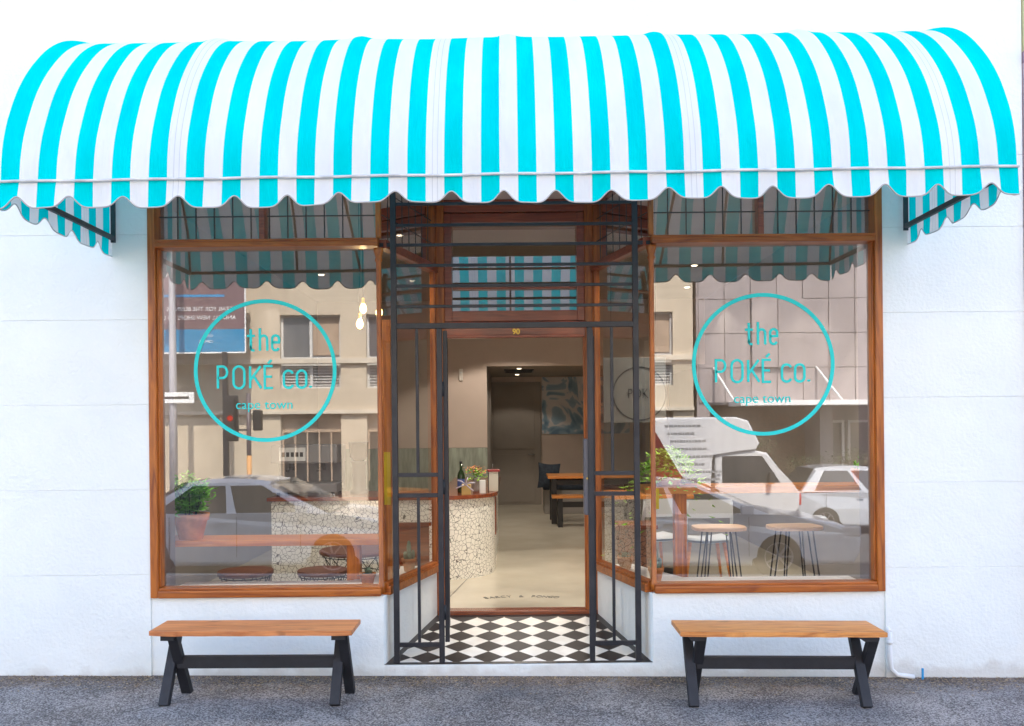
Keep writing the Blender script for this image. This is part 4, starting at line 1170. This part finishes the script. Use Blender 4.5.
# potted plants
def pot(name, label, cat, loc, r, h, kind, grp="terracotta potted plants"):
    t = thing(name, label, cat, loc, 0, grp)
    q = MB(); q.lathe([(r * .66, 0), (r * .92, h * .74), (r * 1.02, h * .74), (r * 1.06, h), (r * .92, h), (r * .9, h * .9)], n=28, cap=False); q.build("pot", M_terra, t)
    q = MB(); q.lathe([(.001, h * .9), (r * .9, h * .9)], n=20, cap=False); q.build("soil", M_soil, t)
    if kind == 'basil':
        q = MB()
        for k_ in range(14):
            a = random.uniform(0, 2 * PI); rr = random.uniform(.3, 1) * r * 1.3
            q.tube([(0.3 * r * math.cos(a), .3 * r * math.sin(a), h * .9), (rr * math.cos(a), rr * math.sin(a), h + r * 1.7)], .003, 5)
        q.build("stem", M_leafd, t)
        q = MB()
        cl = [(random.gauss(0, r * .75), random.gauss(0, r * .6), h + random.uniform(.25, 1.9) * r) for _ in range(22)]
        def P():
            c_ = random.choice(cl); return [c_[i] + random.gauss(0, r * .22) for i in range(3)]
        q.leaves(900, P, r * .46); q.build("foliage", M_leaf, t)
    elif kind == 'trail':
        q = MB()
        def P():
            a = random.uniform(0, 2 * PI); rr = abs(random.gauss(0, 1)) * r * 1.1
            return (rr * math.cos(a), rr * math.sin(a), h + r * .95 - rr * rr / r * .35 + random.gauss(0, r * .22))
        q.leaves(1000, P, r * .42); q.build("foliage", M_leaf2, t)
    elif kind == 'sprout':
        q = MB(); q.leaves(26, lambda: (random.gauss(0, r * .3), random.gauss(0, r * .3), h + random.uniform(0, r * .9)), r * .8, 1.2); q.build("foliage", M_leaf, t)
    elif kind == 'cactus':
        q = MB()
        for (dx, dy, hh, rr) in ((0, 0, .13, .017), (.03, .01, .06, .014), (-.028, 0, .05, .015), (.01, -.03, .04, .014)):
            q.lathe([(rr * .7, h * .85), (rr, h + hh * .3), (rr * 1.05, h + hh * .7), (rr * .6, h + hh), (.001, h + hh * 1.05)], (dx, dy, 0), 12, cap=False)
        q.build("cactus_body", M_cactus, t)
    elif kind == 'succulent':
        q = MB(); q.leaves(60, lambda: (random.gauss(0, r * .35), random.gauss(0, r * .35), h + random.uniform(-.01, r * .5)), r * .5, 1.0); q.build("foliage", M_cactus, t)
    return t
zb1 = ZF + .68
pot("potted_basil", "bushy green herb in a large terracotta pot on the left window bar", "potted plant", (-2.355, .48, zb1), .125, .185, 'basil')
zb2 = ZF + 1.022
pot("trailing_plant", "lime green trailing plant in a pot at the left end of the high bar", "potted plant", (1.17, .66, zb2), .12, .12, 'trail')
pot("potted_sprout", "small terracotta pot with a few sprouts at the right end of the high bar", "potted plant", (2.63, .68, zb2), .072, .115, 'sprout')
zs = ZB + .035
pot("potted_cactus", "tall blue green cactus in a terracotta pot deep in the left side window", "potted plant", (-.80, .80, zs), .055, .10, 'cactus')
pot("potted_succulent", "low succulent in a terracotta pot nearer the street in the left side window", "potted plant", (-.885, .52, zs), .05, .09, 'succulent')
pot("potted_succulent", "small reddish pot with a tiny succulent at the left corner post", "potted plant", (-1.02, .20, zs), .055, .09, 'succulent')
pot("potted_cactus", "squat cactus in a terracotta pot deep in the right side window", "potted plant", (.86, .80, zs), .06, .10, 'succulent')
pot("potted_cactus", "orange terracotta pot with a small cactus at the right corner post", "potted plant", (1.01, .28, zs), .055, .10, 'cactus')

# ------------------------------------------------------------------ THE STREET BEHIND THE CAMERA (seen mirrored in the glass)
def zroad(x, y): return gz(x, y) + ROAD_DROP
M_beige = mat("beige_render", (.50, .425, .325), .85, var=.10, vscale=1.2, bump=.1)
M_beige2 = mat("beige_trim", (.56, .50, .41), .85, var=.1)
M_shade = mat("dark_opening", (.035, .03, .028), .5)
M_wglass = mat("window_pane", (.10, .10, .11), .08, spec=.8)
M_blind = mat("roller_blind", (.36, .27, .20), .8, var=.2, vscale=3)
M_alu = mat("aluminium", (.55, .54, .52), .4)
YO = -18.0      # facade line opposite
bb = thing("office_block", "long beige rendered building across the street with recessed windows", "building", (-4, YO, 0))
q = MB()
# facade as a pier and spandrel grid so that openings are real
xs = [(-16, -10.6), (-9.0, -6.15), (-4.55, -3.95), (-2.35, 1.6), (3.1, 3.9), (4.3, 4.9)]
xs = [(-16, -6.7), (-5.05, -4.35), (-2.7, -.4), (1.2, 2.9), (4.0, 4.55)]
ops = [(-6.7, -5.05), (-4.35, -2.7), (-.4, 1.2), (2.9, 4.0)]
OX = 4.4
for a, b_ in xs: q.box(a + OX, b_ + OX, -.30, 0, -1, 12)
lev = [(-1, -.35), (2.15, 2.75), (4.75, 6.1), (8.0, 9.3), (11.2, 12)]
for a, b_ in lev:
    for (o0, o1) in ops: q.box(o0 + OX, o1 + OX, -.30, -.001, a, b_)
q.box(-16 + OX, 4.55 + OX, -9, -.6, -1, 12)
q.build("wall", M_beige, bb)
q = MB(); q.box(-16 + OX, 4.55 + OX, .0, .10, 3.42, 3.56, .01); q.box(-16 + OX, 4.55 + OX, .0, .12, 2.05, 2.15, .01); q.box(-16 + OX, 4.6 + OX, -.3, .2, 11.9, 12.2, .02); q.build("cornice", M_beige2, bb)
for (o0, o1) in ops:
    for (z0, z1) in ((3.56, 4.75), (2.75, 3.42), (6.1, 8.0), (9.3, 11.2)):
        f = MB(); a, b_ = o0 + OX, o1 + OX; m_ = (a + b_) / 2
        f.box(a, a + .06, -.22, -.14, z0, z1); f.box(b_ - .06, b_, -.22, -.14, z0, z1); f.box(m_ - .04, m_ + .04, -.22, -.13, z0, z1)
        f.box(a, b_, -.221, -.139, z0, z0 + .05); f.box(a, b_, -.221, -.139, z1 - .05, z1)
        if z1 - z0 < .8:
            for i in range(1, 8): f.box(a + .06, b_ - .06, -.21, -.16, z0 + i * .08, z0 + i * .08 + .03)
        w_ = f.build("window", M_alu, bb)
        f = MB(); f.quad((a, -.19, z0), (b_, -.19, z0), (b_, -.19, z1), (a, -.19, z1)); f.build("pane", M_wglass, w_)
        if z1 - z0 > 1:
            f = MB(); f.box(m_ + .05, b_ - .07, -.182, -.175, z0 + .1, z1 - .06); f.build("blind", M_blind, w_)
    f = MB(); a, b_ = o0 + OX, o1 + OX
    f.box(a, b_, -.26, -.24, -.35, 2.05); o_ = f.build("shopfront", M_shade, bb)
    f = MB(); f.box(a, b_, -.235, -.20, 1.55, 2.05)
    for i in range(5): f.box(a + i * (b_ - a) / 5, a + i * (b_ - a) / 5 + .04, -.24, -.19, .2, 1.55)
    f.build("shutter", M_blind, o_)
pb = thing("panel_building", "mauve grey panel clad building across the street with white canopy on struts", "building", (12.5, YO, 0))
M_panel = mat("mauve_panel", (.33, .285, .28), .35, var=.14, vscale=1.1)
q = MB(); x = -7.4; i = 0
while x < 6:
    z = 2.25; j = 0
    while z < 12:
        q.box(x + .008, x + .70, -.05, (.12 if (i in (2, 3) and j in (1, 2)) else 0), z + .008, z + .93, .004)
        z += .94; j += 1
    x += .71; i += 1
q.box(-7.45, 6, -9, -.04, 2.2, 12)
q.box(-7.45, 6, -9, -1.6, -1, 2.2)
for xx in (-7.45, -4.1, -2.0, .6, 3.6): q.box(xx, xx + .35, -1.6, -.04, -1, 2.2)
q.build("wall", M_panel, pb)
q = MB(); q.box(-6.6, 6, .0, 1.3, 2.14, 2.27, .01); q.build("canopy", M_white, pb)
for xx in (-7.0, -4.2, -1.4, 1.4):
    q = MB(); q.tube([(xx, 0, 3.2), (xx + .25, 1.2, 2.27)], .03, 8); q.build("strut", M_white, pb)
q = MB()
for a, b_ in ((-3.7, -3.0), (-2.9, -2.1), (-1.6, -.6), (-.5, .5)):
    q.box(a, a + .07, -1.3, -1.2, -.4, 1.75); q.box(b_ - .07, b_, -1.3, -1.2, -.4, 1.75); q.box(a, b_, -1.301, -1.199, 1.68, 1.75)
q.build("door_frame", M_white, pb)
q = MB(); q.box(-4.1, .6, -1.35, -1.32, -.4, 1.7); q.build("shop_glass", M_wglass, pb)
q = MB(); q.box(-7.1, -4.1, -1.5, -1.3, -.4, 2.2); q.build("brick_infill", mat("brown_brick", (.24, .12, .07), .8, var=.3, vscale=12), pb)

# hoarding, a flat advertising board
hb = thing("advertising_hoarding", "large mauve advertising board with white writing and a blue strip across the street", "hoarding", (-8.25, -16.6, .28))
q = MB(); q.box(-3.2, 1.42, -.06, 0, 3.35, 6.3, .01); q.build("board", mat("mauve_board", (.17, .11, .12), .5), hb)
q = MB(); q.box(-3.2, 1.42, .001, .006, 3.37, 3.95); q.build("strip", mat("blue_strip", (.02, .22, .42), .5), hb)
q = MB(); q.box(-3.22, 1.44, -.02, .010, 3.33, 3.365); q.box(1.42, 1.45, -.02, .010, 3.365, 6.3); q.build("border", M_white, hb)
M_w2 = mat("white_lettering", (.75, .75, .75), .5)
q = MB(); q.box(-3.2, .9, .001, .005, 4.78, 4.84); q.build("rule", mat("blue_rule", (.03, .25, .5), .5), hb)
def ht(s_, size, x, z, xs=1): text_mesh("lettering", s_, size, (x, .006, z), M_w2, hb, xs=xs, flip=True, align='LEFT')
ht("ALL THE F SS", .46, .15, 5.62, .85); ht("EXCITING NEW RETAIL AND BUSINESS", .20, 1.25, 5.30, .8)
ht("RETAIL FOR THE BUSINESS", .15, 1.2, 4.42); ht("AND ALL NEW SHOPS TO LET", .15, 1.2, 4.20)
ht("CALL", .10, .6, 3.75); ht("OFFICES", .10, .6, 3.60)
for x_ in (-2.6, .9):
    q = MB(); q.bar((x_, -.03, -1.0), (x_, -.03, 3.36), .12, .12); q.build("post", M_iron, hb)
    
# street lamp with name plate, traffic light
sl = thing("street_lamp", "pale grey lamp post carrying a street name plate", "street lamp", (-8.15, -15.2, zroad(-7, -15.2) + .13))
M_pole = mat("galvanised_pole", (.50, .49, .52), .5, var=.1)
q = MB(); q.tube([(0, 0, 0), (0, 0, 4), (0, 0, 7.6), (0, .25, 8.0), (0, .9, 8.15)], [.10, .085, .06, .05, .045], 14); q.build("pole", M_pole, sl)
q = MB(); q.box(-.12, .12, .8, 1.5, 8.08, 8.2, .03); q.build("lamp_head", M_grey, sl)
q = MB(); q.box(-.48, .55, .10, .13, 2.76, 3.02, .01); q.build("name_plate", M_white, sl)
q = MB(); q.box(-.36, .43, .131, .133, 2.86, 2.92); q.build("name_marks", M_blk, sl)
tl = thing("traffic_light", "traffic light with red signal lit on a pole with an orange lower band", "traffic light", (-6.35, -15.25, zroad(-5.7, -15.2) + .13))
q = MB(); q.tube([(0, 0, .9), (0, 0, 3.0)], .055, 12); q.build("pole", mat("dark_pole", (.10, .08, .09), .5), tl)
q = MB(); q.tube([(0, 0, 0), (0, 0, .9 + .6)], .058, 12); q.build("lower_pole", mat("orange_pole", (.55, .28, .10), .6), tl)
q = MB(); q.box(-.52, -.22, .05, .10, 1.85, 2.95, .03); q.box(-.30, 0, .0, .04, 2.1, 2.14); q.box(-.30, 0, .0, .04, 2.7, 2.74); q.build("backboard", M_blk, tl)
q = MB(); q.box(-.46, -.28, .10, .25, 1.95, 2.85, .02); q.box(.12, .32, -.1, .1, 2.1, 2.6, .03); q.build("signal_head", M_blk, tl)
for i, (z_, m_) in enumerate(((2.40, emit("red_signal", (1, .05, .01), 1.5)), (2.40, mat("amber_off", (.20, .10, .02), .3)), (2.12, mat("green_off", (.02, .10, .05), .3)))):
    q = MB(); q.lathe([(.07, 0), (.07, .012)], n=16); o = q.build("signal_lens", m_, tl); o.rotation_euler.x = R(-90); o.location = (-.37, .25, z_)

# shrubs in planters
def shrub(label, x, y, r, h):
    t = thing("planter_shrub", label, "shrub", (x, y, zroad(x, y) + .12), 0, "twiggy shrubs in planters across the street")
    q = MB(); q.prism([(-.32, -.22), (.32, -.22), (.32, .22), (-.32, .22)], 0, .42, bev=.01); q.build("planter", M_grey, t)
    q = MB()
    for k_ in range(26):
        a = random.uniform(0, 2 * PI); rr = random.uniform(.2, 1) * r
        q.tube([(.05 * math.cos(a), .05 * math.sin(a), .4), (rr * .5 * math.cos(a), rr * .5 * math.sin(a), .4 + h * .5), (rr * math.cos(a + .3), rr * math.sin(a + .3), .4 + h * random.uniform(.7, 1))], [.012, .008, .003], 5)
    q.build("branch", mat("twig", (.16, .11, .07), .8), t)
    q = MB(); q.leaves(1100, lambda: (random.gauss(0, r * .5), random.gauss(0, r * .4), .45 + random.betavariate(2, 1.7) * h), .07); q.build("foliage", M_leafd, t)
    return t
shrub("wide dark twiggy shrub in a grey planter behind the delivery truck", 7.6, -16.6, .75, 1.1)
shrub("lighter leafy shrub in a grey planter left of the silver hatchback", 8.9, -16.9, .65, 1.3)
shrub("tall potted shrub below the white canopy by the brick infill", 6.3, -16.9, .5, 1.7)

# ---------- vehicles
M_tyre = mat("tyre_rubber", (.02, .02, .02), .8)
M_rim = mat("alloy_rim", (.50, .50, .52), .3, metal=.7)
M_cglass = mat("car_glass", (.02, .025, .03), .05, spec=.9)
M_red = mat("tail_red", (.45, .01, .01), .2)
M_clear = mat("headlamp_clear", (.6, .62, .65), .1)
def paint(name, c): return mat(name, c, .25, coat=.8)
def wheel(parent, x, y, r, side, w_=.20):
    t = MB(); ya, yb = (y - w_, y) if side > 0 else (y, y + w_)
    def ring(pr):
        rings = []
        for rr, yy in pr: rings.append([t.bm.verts.new((x + rr * math.cos(2 * PI * k_ / 28), yy, r + rr * math.sin(2 * PI * k_ / 28))) for k_ in range(28)])
        for A, B in zip(rings, rings[1:]):
            for k_ in range(28): t.bm.faces.new((A[k_], A[(k_ + 1) % 28], B[(k_ + 1) % 28], B[k_])).smooth = True
    ring([(r * .62, ya), (r * .93, ya), (r, ya + .03), (r, yb - .03), (r * .93, yb), (r * .62, yb)])
    o = t.build("wheel", M_tyre, parent)
    t = MB(); yo = yb - .02 if side > 0 else ya + .02
    t.tube([(x, yo - .01, r), (x, yo + .01, r)], r * .14, 12)
    for k_ in range(7):
        a = 2 * PI * k_ / 7; t.bar((x + r * .1 * math.cos(a), yo, r + r * .1 * math.sin(a)), (x + r * .6 * math.cos(a), yo, r + r * .6 * math.sin(a)), .05, .02)
    t.tube([(x + r * .61 * math.cos(2 * PI * k_ / 28), yo, r + r * .61 * math.sin(2 * PI * k_ / 28)) for k_ in range(28)], .018, 6, closed=True)
    t.build("rim", M_rim, o)
    t = MB(); yi = (ya + yb) / 2
    t.tube([(x, yi - .005, r), (x, yi + .005, r)], r * .6, 24); t.build("brake_disc", M_blk, o)
def car(name, label, cat, loc, m, L, H, Wd, belt, hood, roof, r=.33, wb=(.78, 3.40), grp=None, nose=None):
    """side profile points: tail at x=0, nose at x=L"""
    t = thing(name, label, cat, loc, 0, grp)
    def arch(cx): return [(cx + (r + .06) * math.cos(R(a)), r + (r + .06) * math.sin(R(a))) for a in range(-20, 201, 20)][::-1]
    low = .20
    pts = [(.02, .42), (.0, .62)] + hood + [(L, .58), (L - .02, .36), (L - .12, low)]
    a2 = arch(wb[1])[::-1]; a1 = arch(wb[0])[::-1]
    pts += a2 + a1 + [(.10, low)]
    q = MB(); q.prism(pts[::-1], -Wd / 2, Wd / 2, axis='y', bev=.07)
    for v in q.bm.verts:      # tumble home and plan taper
        f_ = 1 - .09 * max(0, (abs(v.co.x - L / 2) / (L / 2))) ** 3 - .05 * max(0, v.co.z - .55)
        v.co.y *= f_
    for f_ in q.bm.faces: f_.smooth = False
    body = q.build("body", m, t)
    # greenhouse
    (b0, r0, r1, b1) = roof
    hb_, hr = Wd / 2 - .06, Wd / 2 - .24
    q = MB(); bm = q.bm
    def V(x, y, z): return bm.verts.new((x, y, z))
    N = 8
    secs = []
    for k_ in range(N + 1):
        u = k_ / N; xb = b0 + (b1 - b0) * u; xr = r0 + (r1 - r0) * u
        zr_ = H - .05 * (2 * u - 1) ** 2
        secs.append([V(xb, -hb_, belt), V(xr, -hr, zr_ - .05), V(xr, -hr + .14, zr_), V(xr, hr - .14, zr_), V(xr, hr, zr_ - .05), V(xb, hb_, belt)])
    for A, B in zip(secs, secs[1:]):
        for k_ in range(5): bm.faces.new((A[k_], A[k_ + 1], B[k_ + 1], B[k_]))
    bm.faces.new(secs[0]); bm.faces.new(secs[-1][::-1])
    q.build("cabin", m, t)
    def lerp(a, b_, u): return a + (b_ - a) * u
    for sd_ in (-1, 1):
        yb_, yr_ = sd_ * (hb_ + .004), sd_ * (hr + .004)
        def sp(u, v):   # point on cabin side
            return (lerp(lerp(b0, b1, u), lerp(r0, r1, u), v), lerp(yb_, yr_, v), lerp(belt, H - .06, v))
        for (u0, u1) in ((.10, .48), (.53, .90)):
            q = MB(); q.quad(sp(u0, .06), sp(u1, .06), sp(u1 if u1 < .8 else .87, .92), sp(u0 if u0 > .2 else .13, .92)); q.build("side_window", M_cglass, t)
    q = MB(); e = .006
    q.quad((b1 + e, -hb_ + .06, belt + .03), (b1 + e, hb_ - .06, belt + .03), (lerp(b1, r1, .93) + e, hr - .03, lerp(belt, H, .90)), (lerp(b1, r1, .93) + e, -hr + .03, lerp(belt, H, .90))); q.build("windscreen", M_cglass, t)
    q = MB()
    q.quad((b0 - e, -hb_ + .08, belt + .05), (b0 - e, hb_ - .08, belt + .05), (lerp(b0, r0, .93) - e, hr - .05, lerp(belt, H, .90)), (lerp(b0, r0, .93) - e, -hr + .05, lerp(belt, H, .90))); q.build("rear_window", M_cglass, t)
    for sd_ in (-1, 1):
        yy = sd_ * Wd / 2 * .93
        q = MB(); q.box(L - .30, L - .015, min(yy, yy - sd_ * .28), max(yy, yy - sd_ * .28), .60, .74, .02); q.build("headlight", M_clear, t)
        q = MB(); q.box(.005, .12, min(yy, yy - sd_ * .22), max(yy, yy - sd_ * .22), .66, .92, .02); q.build("tail_light", M_red, t)
        q = MB(); q.box(b1 - .45, b1 - .28, sd_ * (Wd / 2 + .06) - .06, sd_ * (Wd / 2 + .06) + .06, belt + .02, belt + .15, .02); q.build("wing_mirror", m, t)
        for xx in ((b0 + b1) / 2 - .15, (b0 + b1) / 2 + .85):
            q = MB(); q.box(xx - .02, xx + .12, sd_ * (Wd / 2 - .01) - .012, sd_ * (Wd / 2 - .01) + .012, belt - .12, belt - .09, .004); q.build("door_handle", m, t)
        for xx in ((b0 + b1) / 2 + .1, (b0 + b1) / 2 + .1 - .95, (b0 + b1) / 2 + 1.0):
            q = MB(); q.box(xx - .004, xx + .004, sd_ * (Wd / 2 - .006) - .003, sd_ * (Wd / 2 - .006) + .003, .32, belt - .02); q.build("door_seam", M_blk, t)
        for xx in wb: wheel(t, xx, sd_ * (Wd / 2 - .02), r, sd_)
    return t
sedan_h = [(.06, .86), (.25, .93), (.9, .95), (3.2, .93), (3.6, .90), (4.25, .80), (4.48, .70)]
car("parked_car", "white sedan mirrored low in the left window, its bonnet pointing at the doorway", "car", (-5.95, -7.25, zroad(-3.5, -7.2)), paint("white_car_paint", (.64, .67, .72)), 4.55, 1.42, 1.76, .92, sedan_h, (.55, 1.25, 2.45, 3.35), grp="parked cars mirrored in the shop glass")
car("parked_car", "silver blue sedan mirrored low in the right window", "car", (.35, -7.25, zroad(2.5, -7.2)), paint("silver_car_paint", (.66, .70, .76)), 4.60, 1.40, 1.78, .92, sedan_h, (.65, 1.3, 2.35, 3.30), grp="parked cars mirrored in the shop glass")
hatch_h = [(.03, .80), (.08, .95), (2.9, .94), (3.2, .90), (3.65, .80), (3.80, .68)]
car("parked_car", "silver hatchback seen from behind the delivery truck across the street", "car", (6.05, -13.6, zroad(7.5, -13.6)), paint("silver_hatch_paint", (.40, .43, .48)), 3.85, 1.47, 1.70, .93, hatch_h, (.12, .50, 1.85, 2.85), r=.31, wb=(.62, 3.05), grp="parked cars mirrored in the shop glass")
# delivery truck
tk = thing("delivery_truck", "white cab delivery truck with tall lettered box body mirrored in the right window", "truck", (1.9, -13.3, zroad(4, -13.3)), 0)
M_tw = paint("truck_white", (.58, .58, .60))
q = MB(); q.prism([(2.35, .42), (3.95, .42), (4.12, .55), (4.14, .92), (3.92, 1.10), (3.46, 1.74), (3.10, 1.82), (2.35, 1.80)][::-1], -.82, .82, axis='y', bev=.05); q.build("cab", M_tw, tk)
q = MB(); q.prism([(-.3, .75), (2.25, .75), (2.25, 1.75), (3.2, 1.80), (3.28, 1.95), (3.05, 2.42), (2.8, 2.50), (-.3, 2.50)][::-1], -.88, .88, axis='y', bev=.04); q.build("box_body", M_tw, tk)
q = MB(); q.prism([(-.32, 2.2), (-.32, .78), (2.2, .78), (1.62, 1.3), (1.10, 2.2)][::-1], .881, .888, axis='y'); q.build("red_graphic", mat("red_graphic", (.12, .012, .012), .4), tk)
q = MB(); q.prism([(-.3, 2.46), (.98, 2.46), (1.10, 2.2), (-.3, 2.2)][::-1], .881, .888, axis='y'); q.build("black_graphic", M_blk, tk)
q = MB(); random.seed(11)
for i in range(8):
    x = 1.30 + i * .055; z = 2.30 - i * .16; xe = x + random.uniform(.5, .9)
    while x < xe:
        l_ = random.uniform(.03, .09); q.box(x, x + l_, .882, .887, z, z + .045); x += l_ + .02
q.build("lettering", M_grey, tk)
for sd_ in (-1, 1):
    q = MB(); q.prism([(2.5, 1.12), (3.72, 1.12), (3.34, 1.68), (2.5, 1.68)][::-1], sd_ * .822, sd_ * .828, axis='y'); q.build("side_window", M_cglass, tk)
    q = MB(); q.box(3.45, 3.55, sd_ * .95 - .07, sd_ * .95 + .07, 1.1, 1.35, .02); q.build("wing_mirror", M_blk, tk)
    q = MB(); q.box(3.9, 4.13, sd_ * .62 - .15, sd_ * .62 + .15, .70, .88, .02); q.build("headlight", M_clear, tk)
    for xx in (.5, 3.4): wheel(tk, xx, sd_ * .82, .32, sd_)
q = MB(); q.quad((3.93, -.72, 1.12), (3.93, .72, 1.12), (3.50, .66, 1.71), (3.50, -.66, 1.71)); q.build("windscreen", M_cglass, tk)
q = MB(); q.box(-.3, 3.9, -.5, .5, .35, .60); q.build("chassis", M_blk, tk)
